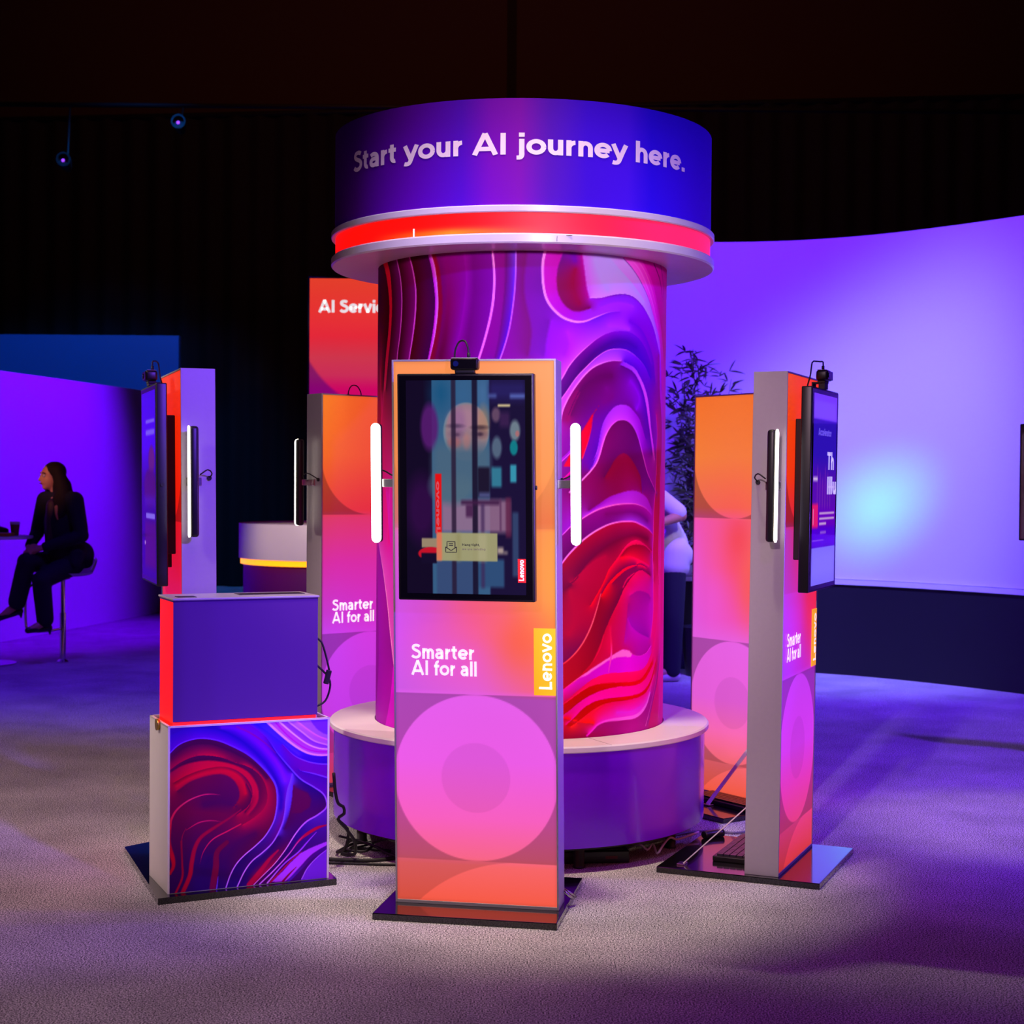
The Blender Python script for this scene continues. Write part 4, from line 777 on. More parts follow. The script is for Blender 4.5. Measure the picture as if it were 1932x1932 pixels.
struct(MB().box(-14, 14, -5, 25, 12, 12.2).build('ceiling', M_dark))
struct(MB().box(-.13, .02, 24.55, 24.6, 7.2, 12).build('trim_1', mat('dark_seam', (20, 8, 6), .9)))
# black drape hung on a pipe before the back wall
dr = empty('stage_drape', (0, 23.6, 0)); tag(dr, 'black drape hanging across the whole back of the hall', 'curtain')
d = bmesh.new(); pv = None
for i in range(421):
    x = -13.8 + i * 27.6 / 420; y = .07 * math.sin(i * 1.1) + .03 * math.sin(i * .37)
    v = (d.verts.new((x, y, .02)), d.verts.new((x, y * .5, 7.08 + .03 * x)))
    if pv: d.faces.new((pv[0], v[0], v[1], pv[1])).smooth = True
    pv = v
q = MB(); q.bm.free(); q.bm = d; q.build('cloth', M_drape, dr)
MB().tube([(-13.9, 0, 6.68), (13.9, 0, 7.52)], .04, 12).build('pipe', M_matte, dr)
# violet booth wall on the left, blue wall behind it
def slab(x0, y0, x1, y1, z0, z1, t, name, m):
    d = Vector((x1 - x0, y1 - y0)).normalized(); n = Vector((-d.y, d.x)) * t
    return struct(MB().prism([(x0, y0), (x1, y1), (x1 + n.x, y1 + n.y), (x0 + n.x, y0 + n.y)], z0, z1).build(name, m))
M_wallw = mat('white_booth_wall', (226, 222, 228), .6, noise=(4, .03, 0))
slab(-5.72, 11.2, -4.16, 18.9, 0, 2.60, .12, 'wall_left', M_wallw)
slab(-10.5, 21.3, -4.47, 21.3, 0, 3.50, .14, 'wall_rear', mat('blue_booth_wall', (60, 92, 150), .6))
# curved white wall on a black plinth
path = spline([(-.3, 13.28), (.5, 13.42), (1.295, 13.44), (2.0, 13.40), (2.562, 13.21), (3.14, 12.79), (3.862, 11.957), (4.55, 10.85), (5.0, 9.6)], .05)
def curved(name, m, z0, z1, off, t, steps):
    d = np.gradient(path, axis=0); d /= np.linalg.norm(d, axis=1)[:, None]; nrm = np.stack([d[:, 1], -d[:, 0]], 1)
    fr = path + nrm * off; bk = path - nrm * t; bm = bmesh.new(); prev = None; zs = np.linspace(z0, z1, steps)
    for f, k in zip(fr, bk):
        c = [bm.verts.new((f[0], f[1], z)) for z in zs] + [bm.verts.new((k[0], k[1], z1)), bm.verts.new((k[0], k[1], z0))]
        if prev:
            for i in range(len(c)):
                j = (i + 1) % len(c); bm.faces.new((prev[i], c[i], c[j], prev[j]))
        else: bm.faces.new(c)
        prev = c
    bm.faces.new(prev[::-1]); q = MB(); q.bm.free(); q.bm = bm
    return struct(q.build(name, m, None, None, 40))
M_cyc = mat('white_curved_wall', (222, 220, 226), .65)
curved('wall_right', M_cyc, .79, 3.60, 0, .12, 2)
curved('trim_2', M_cyc, .745, .785, .02, .12, 2)
curved('baseboard_right', mat('black_plinth', (16, 14, 24), .6), 0, .745, .005, .12, 2)

# ------------------------------------------------------------------ things far behind
sg = empty('sign_tower', (-1.98, 15.5, 0)); tag(sg, 'tall red lit sign reading AI Services, half hidden behind the column', 'sign')
SW, SH = 1.50, 3.545
MB().box(-.02, SW + .02, 0, .28, 0, SH + .005, .004).build('housing', mat('dark_blue_frame', (18, 14, 70), .4), sg)
Xs, Zs = np.meshgrid(np.linspace(0, SW, 120), np.linspace(SH - .01, .05, 260)); vv = np.linspace(0, 1, 260)
rows = np.array([(0, 250, 70, 48), (.10, 252, 52, 52), (.16, 250, 44, 62), (.22, 226, 60, 84), (.27, 222, 50, 96), (.31, 224, 6, 108), (.4, 226, 0, 140), (1, 235, 60, 60)], float)
si = np.stack([np.repeat(np.interp(vv, rows[:, 0], rows[:, k])[:, None], 120, 1) for k in (1, 2, 3)], -1)
inr = np.clip((1.02 - np.hypot(Xs - .88, (SH - Zs) - .30)) / .02 + .5, 0, 1) * 1.0
low = ((SH - Zs) > .3)[..., None] * (1 - inr)[..., None]; si = si * (1 - low) + (si * np.array([.66, .5, 1.15])) * low
grid_obj('lit_panel', np.stack([Xs, np.full_like(Xs, -.003), Zs], -1), si, print_mat('sign_print', .5, .8, .1), sg)
lettering('sign_lettering', ['AI Services'], .085, 3.205, (.80,), .168, M_tape, sg, lambda px, pz: (px, -.006, pz), sw=.08)

ct = empty('reception_counter', (-1.617, 14.45, 0)); tag(ct, 'curved counter with pale top band over a glowing orange strip, before the black drape', 'counter')
MB().lathe([(0, 1.187), (.848, 1.187), (.85, 1.184), (.85, .876), (.82, .874), (0, .874)], 96).build('top_band', mat('pale_counter_band', (206, 190, 186), .45, noise=(3, .05, 0)), ct, None, 40)
MB().lathe([(.75, .874), (.835, .872), (.835, .826), (.75, .824)], 96).build('glow_strip', mat('orange_led_strip', (255, 150, 10), .5, emit=1.5, ecol=(255, 160, 4)), ct, None, 40)
MB().lathe([(0, .826), (.81, .826), (.81, .0), (0, 0)], 96).build('body', mat('plum_laminate', (90, 8, 84), .4), ct, None, 40)

# bar table, coffee cup, notebook and bag at the left edge; bag body replaces a person's sleeve
tb = empty('bar_table', (-4.44, 13.40, 0)); tag(tb, 'white round bar table cut off by the left edge', 'table')
MB().lathe([(0, 1.06), (.385, 1.06), (.395, 1.066), (.395, 1.082), (.39, 1.086), (0, 1.086)], 64).build('table_top', M_white, tb, None, 40)
MB().lathe([(0, .02), (.035, .02), (.035, 1.06), (0, 1.06)], 24).build('pole', M_steel, tb, None, 40); MB().lathe([(0, 0), (.26, 0), (.26, .012), (.04, .025), (0, .025)], 48).build('foot', M_steel, tb, None, 40)
cp = empty('coffee_cup', (-4.19, 13.42, 1.086)); tag(cp, 'brown paper coffee cup with pale lid on the bar table', 'cup')
MB().lathe([(0, 0), (.030, 0), (.039, .095), (0, .095)], 28).build('sleeve', mat('brown_card', (120, 60, 40), .7), cp, None, 40)
MB().lathe([(.041, .094), (.043, .104), (.038, .118), (0, .118)], 28).build('lid', mat('pale_plastic', (210, 190, 200), .4), cp, None, 40)
tag(MB().box(-.10, .10, -.07, .07, 0, .028, .004).build('notebook', mat('yellow_cover', (190, 140, 20), .6)), 'yellow notebook lying on the bar table beside the cup', 'notebook').location = (-4.26, 13.25, 1.086)
bg = empty('bag_for_sleeve', (-4.44, 13.48, 1.086)); tag(bg, 'black bag lying on the bar table with a strap hanging down', 'bag')
mb = MB().box(-.18, .17, -.055, .055, 0, .14, .03, 3)
for v in mb.bm.verts: v.co.z *= 1 - max(0, v.co.x + .1) * 2.2
mb.build('body', mat('black_sleeve', (12, 9, 12), .5), bg, None, 50)
MB().tube(bez([(.06, -.05, .03), (.075, -.30, .02), (.075, -.34, -.03), (.08, -.345, -.10), (.11, -.35, -.145), (.14, -.35, -.10), (.135, -.345, -.02), (.13, -.30, .012), (.10, -.05, .03)]), .006, 8).build('strap', M_matte, bg)

# bar stool
st = empty('bar_stool', (-3.83, 13.58, 0)); tag(st, 'white shell bar stool on a steel pole, carrying the seated woman', 'stool')
SF = Vector((-.90, -.436))                           # the way the stool is turned
def sq(f, r, z): return (f * SF.x - r * SF.y, f * SF.y + r * SF.x, z)
fa = math.atan2(-.87, -.5)                           # direction the sitter faces
fx, fyv = math.cos(fa), math.sin(fa)
def sd(f, r, z): return (f * fx - r * fyv, f * fyv + r * fx, z)   # forward, left, up
prof = spline([(.20, .735), (.14, .742), (.0, .735), (-.13, .735), (-.22, .752), (-.262, .80), (-.285, .875)], .02)
d = bmesh.new(); prev = None
for i, (f, z) in enumerate(prof):
    rw = []
    for k in range(-8, 9):
        r = k / 8 * (.20 - .0 * i); lift = .035 * (abs(k) / 8) ** 3
        rw.append(d.verts.new(sq(f - (.05 * (k / 8) ** 2 if z < .76 and f > .1 else 0) + (.05 * (k / 8) ** 2 if z > .76 else 0), r, z + lift)))
    if prev:
        for a, b_, c_, e in zip(prev, prev[1:], rw[1:], rw): d.faces.new((a, b_, c_, e)).smooth = True
    prev = rw
bmesh.ops.solidify(d, geom=d.faces[:], thickness=.018); q = MB(); q.bm.free(); q.bm = d; q.build('seat_shell', M_white, st)
MB().lathe([(.05, 0), (.05, .01), (.026, .03), (.026, .42), (.019, .43), (.019, .70), (.06, .715), (.06, .73), (0, .73)], 24).build('pole', M_steel, st, None, 40)
MB().tube(bez([sq(.10, .0, .72), sq(.27, .02, .66), sq(.31, .02, .55), sq(.31, .02, .36), sq(.30, .03, .30), sq(.28, .07, .285), sq(.22, .12, .282), sq(.12, .10, .284), sq(.02, .02, .29)]), .011, 10).build('footrest', M_steel, st)

# ------------------------------------------------------------------ people
def organic(name, items, m, parent, vox=.009, smooth=5):
    """limbs and masses fused into one continuous surface"""
    bm = bmesh.new()
    def ball(c, r, rot=None):
        M = Matrix.Translation(c) @ (rot.to_4x4() if rot else Matrix()) @ Matrix.Diagonal((r[0], r[1], r[2], 1))
        bmesh.ops.create_uvsphere(bm, u_segments=20, v_segments=12, radius=1, matrix=M)
    for it in items:
        if it[0] == 'e': ball(it[1], it[2], it[3] if len(it) > 3 else None)
        else:
            ch = it[1]
            for (p, r) in ch: ball(p, (r, r, r))
            t = MB(); pts = [Vector(ch[0][0])]; rr = [ch[0][1]]
            for (p0, r0), (p1, r1) in zip(ch, ch[1:]):
                for k in range(1, 7): pts.append(Vector(p0).lerp(Vector(p1), k / 6)); rr.append(r0 + (r1 - r0) * k / 6)
            t.tube(pts, rr, 18); me = bpy.data.meshes.new('t'); t.bm.to_mesh(me); t.bm.free(); bm.from_mesh(me); bpy.data.meshes.remove(me)
    me = bpy.data.meshes.new(name); bm.to_mesh(me); bm.free()
    o = bpy.data.objects.new(name, me); COL.objects.link(o)
    r = o.modifiers.new('r', 'REMESH'); r.mode = 'VOXEL'; r.voxel_size = vox; r.use_smooth_shade = True
    s_ = o.modifiers.new('s', 'SMOOTH'); s_.iterations = smooth; s_.factor = .5
    dg = bpy.context.evaluated_depsgraph_get(); me2 = bpy.data.meshes.new_from_object(o.evaluated_get(dg))
    o.modifiers.clear(); o.data = me2; bpy.data.meshes.remove(me); me2.name = name
    me2.materials.clear(); me2.materials.append(m); me2.polygons.foreach_set('use_smooth', [True] * len(me2.polygons))
    if parent: o.parent = parent
    return o
M_skin = mat('skin', (196, 132, 104), .5); M_suit = mat('dark_suit', (9, 8, 12), .85); M_hair = mat('dark_brown_hair', (30, 15, 13), .8, spec=.2)
M_shoe = mat('black_shoe', (10, 10, 24), .3); M_blouse = mat('dark_red_blouse', (60, 16, 22), .6)

def hand(w, fdir, side, curl, s=1.0):
    """palm, four unequal bent fingers and a thumb; w wrist, fdir fingers' direction, side towards the thumb, curl the way they close"""
    w, f, sd_, c = Vector(w), Vector(fdir).normalized(), Vector(side).normalized(), Vector(curl).normalized(); it = []
    it.append(('c', [(w, .024 * s), (w + f * .05 * s, .03 * s), (w + f * .085 * s, .028 * s)]))
    for k, ln in enumerate((.070, .078, .073, .058)):
        b0 = w + f * .088 * s + sd_ * (.030 - .02 * k) * s
        m1 = b0 + f * ln * .45 * s + c * .012 * s; m2 = m1 + f * ln * .25 * s + c * .022 * s; e = m2 + f * ln * .10 * s + c * .024 * s
        it.append(('c', [(b0 - f * .03 * s, .010 * s), (b0, .0098 * s), (m1, .009 * s), (m2, .0085 * s), (e, .0075 * s)]))
    t0 = w + f * .03 * s + sd_ * .026 * s
    it.append(('c', [(t0, .013 * s), (t0 + sd_ * .022 * s + f * .03 * s, .0105 * s), (t0 + sd_ * .028 * s + f * .062 * s + c * .006 * s, .009 * s)]))
    return it
def head(c, f, s=1.0):
    c, f = Vector(c), Vector(f).normalized(); r = Vector((-f.y, f.x, 0)).normalized(); u = Vector((0, 0, 1)); rot = Matrix((f, r, u)).transposed()
    P = lambda a, b_, d_: c + f * a * s + r * b_ * s + u * d_ * s
    it = [('e', P(-.012, 0, .028), (.098 * s, .077 * s, .092 * s), rot), ('e', P(.018, 0, -.03), (.074 * s, .063 * s, .085 * s), rot), ('e', P(.055, 0, -.088), (.028 * s, .030 * s, .026 * s), rot),
          ('c', [(P(.086, 0, .012), .010 * s), (P(.107, 0, -.028), .014 * s)]), ('e', P(.088, 0, -.058), (.012 * s, .026 * s, .009 * s), rot), ('e', P(.08, 0, .035), (.016 * s, .05 * s, .012 * s), rot),
          ('e', P(-.01, .076, -.01), (.020 * s, .010 * s, .032 * s), rot), ('e', P(-.01, -.076, -.01), (.020 * s, .010 * s, .032 * s), rot)]
    return it, P
def eyes(P, parent, s=1.0):
    for k in (-1, 1):
        m = MB(); t = bmesh.new(); bmesh.ops.create_uvsphere(t, u_segments=12, v_segments=8, radius=.012 * s); m.add(t, Matrix.Translation(P(.080, k * .031, .008)))
        e = m.build('eye', mat('eye_white', (210, 200, 196), .2), parent)
        t = bmesh.new(); bmesh.ops.create_uvsphere(t, u_segments=10, v_segments=6, radius=.0062 * s); MB().add(t, Matrix.Translation(P(.0888, k * .0305, .008))).build('iris', mat('dark_iris', (30, 18, 14), .2), e)
    for k in (-1, 1): MB().tube([P(.090, k * .014, .030), P(.090, k * .032, .036), P(.078, k * .05, .028)], .0042 * s, 8).build('eyebrow', M_hair, parent)
    MB().tube([P(.098, -.022, -.058), P(.101, 0, -.057), P(.098, .022, -.058)], .0055 * s, 8).build('lips', mat('lips', (150, 60, 56), .4), parent)

# seated woman: local origin at the stool's foot; f forward, r to her left
V = lambda f, r, z: Vector(sd(f, r, z))
wm = empty('person', (-3.83, 13.58, 0)); tag(wm, 'woman with long dark hair in a black suit sitting cross-legged on a bar stool', 'person')
hc_ = V(.05, -.085, 1.585) ; hdir = Vector((-.80, -.60, 0))
hi, HP = head(hc_, hdir, .98)
shL, shR = V(.03, .165, 1.385), V(.02, -.185, 1.385)
elL, elR = V(.02, .24, 1.09), V(.06, -.245, 1.10)
wrL, wrR = V(.27, .02, .985), V(.26, -.13, .99)
hipL, hipR = V(-.02, .09, .85), V(-.02, -.09, .85)
knR, anR = V(.35, -.06, .87), V(.37, -.16, .50)        # crossed leg
knL, anL = V(.31, .07, .72), V(.24, .045, .36)
toR, toL = V(.47, -.25, .40), V(.37, -.01, .305)
body = organic('body', hi + [('c', [(V(.03, -.06, 1.50), .050), (V(.01, -.03, 1.40), .056)]), ('c', [(V(.0, 0, .88), .13), (V(.01, 0, 1.02), .115), (V(.02, 0, 1.2), .125), (V(.02, -.01, 1.36), .10)]),
   ('c', [(shL, .05), (elL, .038), (wrL, .026)]), ('c', [(shR, .05), (elR, .038), (wrR, .026)]), ('c', [(hipL, .085), (knL, .056), (anL, .034)]), ('c', [(hipR, .085), (knR, .056), (anR, .034)]),
   ('c', [(anR, .034), (anR.lerp(toR, .45), .034), (toR, .022)]), ('c', [(anL, .034), (anL.lerp(toL, .5), .032), (toL, .022)])] +
   hand(wrL, V(.5, -.75, -.25) , V(0, 0, 1), V(-.3, -.6, -.6), .95) + hand(wrR, V(.5, .55, -.4), V(0, 0, 1), V(.2, .6, -.6), .95), M_skin, wm, .0075, 3)
organic('jacket', [('c', [(V(-.02, 0, .90), .185), (V(.0, 0, 1.04), .150), (V(.015, 0, 1.2), .150), (V(.01, 0, 1.33), .125)]), ('c', [(shL, .072), (V(.02, 0, 1.40), .085), (shR, .072)]), ('c', [(shL, .078), (elL, .060), (wrL.lerp(elL, .12), .042)]), ('c', [(shR, .078), (elR, .060), (wrR.lerp(elR, .12), .042)]),
   ('c', [(V(-.10, .10, .92), .12), (V(-.15, .12, .86), .06)]), ('c', [(V(-.10, -.10, .92), .12), (V(-.13, -.13, .87), .055)]), ('c', [(V(.0, .15, .95), .09), (V(.03, .17, .86), .06)])], M_suit, wm, .010, 6)
organic('trousers', [('c', [(V(-.05, 0, .86), .13), (hipL, .105), (knL, .080), (anL.lerp(knL, .08), .072)]), ('c', [(V(-.05, 0, .86), .13), (hipR, .105), (knR, .080), (anR.lerp(knR, .10), .075)])], M_suit, wm, .010, 6)
organic('blouse', [('c', [(V(.10, -.02, 1.34), .055), (V(.125, -.01, 1.2), .05), (V(.12, -.01, 1.0), .05)])], M_blouse, wm, .010, 4)
back = -hdir; rt = Vector((-hdir.y, hdir.x, 0))
hr = [('e', HP(-.030, 0, .045), (.100, .092, .088), Matrix((hdir, rt, Vector((0, 0, 1)))).transposed())]
for k, (a, b_, z, r) in enumerate([(-.05, .08, -.06, .05), (-.05, -.08, -.06, .05), (-.09, .03, -.08, .06), (-.09, -.03, -.08, .06)]):
    top = HP(-.03, b_ * .75, .05); mid = HP(a, b_ * 1.15, z); low = HP(a - .01, b_ * 1.9, z - .14); end = HP(a + .03, b_ * 2.0, z - .27)
    hr.append(('c', [(top, .05), (mid, r * 1.2), (low, r * 1.4), (end, r * 1.0)]))
for b_ in (-1, 1): hr += [('e', HP(-.055, b_ * .085, -.10), (.075, .060, .13), Matrix((hdir, rt, Vector((0, 0, 1)))).transposed()), ('e', HP(-.03, b_ * .12, -.21), (.065, .058, .10), Matrix((hdir, rt, Vector((0, 0, 1)))).transposed())]
organic('hair', hr, M_hair, wm, .008, 4); eyes(HP, wm, .98)
def shoe(an, to, name='shoe'):
    d_ = (to - an); d_.z = 0; d_.normalize()
    return organic(name, [('c', [(to + d_ * .01 + Vector((0, 0, -.004)), .026), (an.lerp(to, .62) + Vector((0, 0, -.018)), .030)]), ('c', [(an.lerp(to, .62) + Vector((0, 0, -.03)), .018), (an - d_ * .03 + Vector((0, 0, -.045)), .030)]), ('c', [(an - d_ * .035 + Vector((0, 0, -.05)), .020), (an - d_ * .04 + Vector((0, 0, -.10)), .008)])], M_shoe, wm, .006, 3)
shoe(anR, toR); shoe(anL, toL)
sc_ = organic('scarf_pin', [('c', [(V(.135, .06, 1.33), .016), (V(.15, .075, 1.27), .012), (V(.145, .085, 1.23), .009)])], mat('gold_print', (190, 120, 60), .5), wm, .006, 2)

# standing person behind the column
sm = empty('person', (1.215, 12.62, 0)); tag(sm, 'person in white shirt and dark jeans standing behind the column, one elbow showing', 'person')
W = lambda x, y, z: Vector((x, y, z))
hi, HP2 = head(W(-.24, -.04, 1.665), (-.9, .3, 0))
sR, sL = W(-.06, -.16, 1.44), W(-.22, .20, 1.44); eR, wR = W(.105, -.20, 1.315), W(-.10, -.36, 1.25); eL, wL = W(-.30, .26, 1.17), W(-.40, .0, 1.2)
hR, hL = W(.05, -.09, .93), W(.0, .10, .93); kR, aR, kL, aL = W(.06, -.10, .50), W(.06, -.06, .09), W(-.04, .10, .5), W(-.05, .12, .09)
pb = organic('body', hi + [('c', [(W(-.2, -.01, 1.57), .055), (W(-.15, 0, 1.46), .06)]), ('c', [(W(.02, 0, .95), .13), (W(-.02, 0, 1.1), .125), (W(-.08, .01, 1.26), .13), (W(-.13, .01, 1.40), .11)]), ('c', [(sR, .055), (eR, .046), (wR, .030)]), ('c', [(sL, .055), (eL, .045), (wL, .03)]),
   ('c', [(hR, .09), (kR, .06), (aR, .04)]), ('c', [(hL, .09), (kL, .06), (aL, .04)]), ('c', [(aR, .04), (W(-.08, -.09, .045), .03)]), ('c', [(aL, .04), (W(-.2, .13, .045), .03)])] + hand(wR, (-.9, -.2, -.1), (0, 0, 1), (-.2, .9, -.2)) + hand(wL, (-.6, -.7, 0), (0, 0, 1), (.6, -.5, -.3)), M_skin, sm, .009, 4)
M_shirt = mat('white_shirt', (214, 208, 220), .7); M_jean = mat('dark_jeans', (20, 18, 44), .8)
organic('shirt', [('c', [(W(.045, -.01, .97), .165), (W(.02, 0, 1.08), .165), (W(-.06, .01, 1.26), .155), (W(-.12, .01, 1.40), .125)]), ('c', [(sR, .08), (W(-.13, .01, 1.45), .09), (sL, .08)]), ('c', [(sR, .085), (sR.lerp(eR, .8), .078)]), ('c', [(sL, .085), (sL.lerp(eL, .7), .075)]), ('c', [(W(.06, -.07, 1.02), .14), (W(.05, -.08, .93), .135)]), ('c', [(W(.10, -.06, 1.0), .12), (W(.12, -.08, .90), .07)])], M_shirt, sm, .011, 6)
organic('jeans', [('c', [(W(.02, 0, .95), .15), (hR, .115), (kR, .085), (aR, .068)]), ('c', [(W(.02, 0, .95), .15), (hL, .115), (kL, .085), (aL, .068)])], M_jean, sm, .011, 6)
organic('hair', [('e', HP2(-.025, 0, .05), (.100, .086, .080), None)], M_hair, sm, .009, 3); eyes(HP2, sm)
for a_, t_ in ((aR, W(-.09, -.09, .03)), (aL, W(-.21, .13, .03))): organic('shoe', [('c', [(a_ + W(.03, 0, -.045), .040), (t_ + W(0, 0, .006), .034)])], M_white, sm, .008, 3)

# ------------------------------------------------------------------ bamboo behind the right rear kiosk
pl = empty('potted_bamboo', (1.58, 13.0, 0)); tag(pl, 'tall potted bamboo with narrow dark leaves before the violet curved wall', 'plant')
MB().lathe([(0, 0), (.15, 0), (.19, .38), (.20, .40), (.18, .40), (.17, .36), (0, .36)], 40).build('pot', mat('dark_pot', (24, 20, 30), .4), pl, None, 40)
MB().lathe([(0, .352), (.171, .362)], 40).build('soil', mat('soil', (30, 20, 14), .95), pl)
fo = bmesh.new(); rnd = random.Random(11)
def blade(p, d_, ln, w):
    d_ = d_.normalized(); sdv = d_.cross(Vector((rnd.uniform(-.4, .4), -1, rnd.uniform(-.3, .6)))).normalized(); dn = Vector((0, 0, -1)); row = []
    for t_, ww in ((0, .12), (.2, .85), (.45, 1), (.75, .6), (1, .02)):
        q_ = p + d_ * ln * t_ + dn * ln * .22 * t_ * t_; row.append((fo.verts.new(q_ + sdv * w * ww), fo.verts.new(q_ - sdv * w * ww)))
    for a_, b_ in zip(row, row[1:]): fo.faces.new((a_[0], a_[1], b_[1], b_[0]))
for si_, (bx, tx, tz, ty) in enumerate([(-.05, -.12, 2.66, -.05), (-.03, -.22, 2.52, .02), (.02, -.09, 2.58, .06), (.03, .20, 2.42, .0), (.0, -.28, 2.30, -.06), (-.06, -.18, 2.2, .06), (.05, .05, 2.3, -.03), (0, -.15, 1.9, -.05), (-.02, -.24, 1.7, .03)]):
    pts = bez([(bx, rnd.uniform(-.06, .06), .36), (bx + (tx - bx) * .2, ty * .3, .36 + (tz - .36) * .4), (bx + (tx - bx) * .55, ty * .7, .36 + (tz - .36) * .75), (tx, ty, tz)])
    MB().tube(pts, [.010 - .008 * i / len(pts) for i in range(len(pts))], 8).build('stem', mat('bamboo_stem', (70, 76, 40), .5), pl)
    n = len(pts)
    for j in range(0, 40):
        i = int(n * (.38 + .62 * j / 40)); p = Vector(pts[min(i, n - 1)])
        tw = Vector((rnd.uniform(-1, 1), rnd.uniform(-1, 1), rnd.uniform(.1, .9))).normalized() * rnd.uniform(.03, .16)
        if j > 37: tw *= .3
        for k in range(rnd.randint(3, 5)): blade(p + tw, Vector((rnd.uniform(-1, 1) + tw.x * 4, rnd.uniform(-1, 1), rnd.uniform(-.5, .8) + tw.z * 3)), rnd.uniform(.08, .15), rnd.uniform(.006, .0095))
q = MB(); q.bm.free(); q.bm = fo; q.build('foliage', mat('bamboo_leaf', (58, 66, 34), .5), pl)

# dark display at the right edge
mo = empty('floor_monitor', (3.22, 9.0, 0), -.5); tag(mo, 'black monitor on a stand, a sliver at the right edge of the photo', 'monitor')
MB().box(-.34, .34, -.02, .025, 1.25, 1.92, .006).build('screen', M_edge, mo); MB().box(-.33, .33, -.022, -.019, 1.26, 1.91).build('glass', M_black, mo)
MB().tube([(0, .03, .02), (0, .03, 1.3)], .03, 16).build('pole', M_matte, mo); MB().box(-.25, .25, -.2, .25, 0, .02, .004).build('foot', M_matte, mo)
# two small stage lights far up
M_len = mat('violet_lens', (190, 90, 255), .2, emit=.9, ecol=(200, 70, 230))
ps = empty('lighting_pipe', (0, 20.2, 6.3)); tag(ps, 'dark lighting pipe across the hall under the black ceiling', 'pipe')
MB().tube([(-13.9, 0, 0), (13.9, 0, 0)], .03, 10).build('tube', M_matte, ps)
for lx_, lz_, lab in ((-4.19, 6.0, 'small stage light with violet lens, nearer the column of the two'), (-5.62, 5.52, 'small stage light with violet lens, further left and lower of the two')):
    r = empty('stage_light', (lx_, 20.0, lz_)); tag(r, lab, 'stage light', 'stage lights under the ceiling')
    MB().lathe([(0, .12), (.05, .12), (.09, -.06), (.09, -.12), (.07, -.12), (.07, -.05), (0, -.05)], 24).build('can', M_matte, r, lambda x, y, z: (x, z * .9, y - z * .3), 40)
    MB().lathe([(0, -.06), (.02, -.06)], 20).build('lens', M_len, r, lambda x, y, z: (x, z * 1.9, y - z * .3))
    MB().tube([(0, .2, 6.28 - lz_), (0, .1, .12), (0, .03, .03)], .014, 8).build('yoke', M_matte, r)

# ------------------------------------------------------------------ small things on plates and floor
def keyboard(k, x0, x1, y0, y1, z, label, km, tilt=.02):
    r = empty('keyboard', (k[0], k[1], 0), k[2]); tag(r, label, 'keyboard', 'keyboards left on the kiosk plates')
    MB().box(x0, x1, y0, y1, z, z + .022, .004).build('case', M_edge, r)
    m = MB(); nr, nc = 5, 16
    for i in range(nr):
        for j in range(nc):
            u0 = x0 + .012 + (x1 - x0 - .024) * j / nc; v0 = y0 + .012 + (y1 - y0 - .024) * i / nr
            m.box(u0, u0 + (x1 - x0 - .024) / nc - .003, v0, v0 + (y1 - y0 - .024) / nr - .004, z + .020, z + .030)
    m.build('keys', km, r)
    return r
keyboard(K3, -.15, .28, .09, .25, BT, 'black keyboard lying behind the right-hand kiosk on its plate', mat('grey_keys', (40, 34, 48), .35))
keyboard(K5, -.30, .10, .10, .25, BT, 'black keyboard with glossy keys on the plate of the rear right kiosk', mat('glossy_keys', (34, 20, 22), .25))
am = empty('power_supply_box', (.36, 6.62, 0), .12); tag(am, 'flat black equipment box lying under the bench to the right of the front kiosk', 'box')
MB().box(-.15, .12, -.12, .14, 0, .05, .004).build('case', M_edge, am); MB().box(-.13, .10, -.10, .12, .0502, .052).build('lid', mat('grey_lid', (70, 66, 60), .4), am); MB().box(.02, .07, -.1212, -.119, .018, .03).build('marking', mat('dim_red', (90, 12, 20), .5), am)
def cable(label, pts, r, m, name='cable', group='loose cables on the carpet'):
    return tag(MB().tube(bez(pts), r, 8).build(name, m), label, 'cable', group)
z = .008
cable('thick black cable lying straight along the carpet behind the cabinet', [(-.80, 6.52, z), (-.70, 6.50, z), (-.58, 6.49, z), (-.50, 6.52, z), (-.40, 6.60, z), (-.28, 6.66, z)], .008, M_matte)
cable('thin black cable on the carpet in front of the thick one', [(-.80, 6.46, .006), (-.62, 6.44, .006), (-.45, 6.43, .006), (-.25, 6.46, .006)], .005, M_matte)
cable('black cable hanging in a loop down the right edge of the cabinet', [(-.70, 6.30, .40), (-.695, 6.32, .32), (-.685, 6.34, .27), (-.668, 6.36, .255), (-.665, 6.37, .225), (-.690, 6.38, .20), (-.66, 6.42, .15), (-.63, 6.46, .09), (-.64, 6.55, .02), (-.70, 6.62, z), (-.62, 6.70, z), (-.5, 6.66, z)], .0065, M_matte)
cable('tangled black cable coiled on the carpet beside the bench', [(-.70, 6.50, .17), (-.665, 6.53, .12), (-.68, 6.56, .04), (-.72, 6.62, .012), (-.66, 6.74, .02), (-.58, 6.70, .03), (-.60, 6.58, .025), (-.68, 6.60, .03), (-.66, 6.70, .045), (-.56, 6.64, .03), (-.5, 6.56, .02), (-.42, 6.5, .02), (-.36, 6.56, .03), (-.3, 6.5, .02)], .006, M_matte)
cable('slim black cable arching over the tangle by the bench leg', [(-.70, 6.52, .10), (-.66, 6.56, .08), (-.64, 6.60, .05), (-.67, 6.66, .015), (-.6, 6.74, .016), (-.52, 6.7, .05), (-.47, 6.64, .055), (-.42, 6.62, .02), (-.36, 6.66, .02)], .005, M_matte)
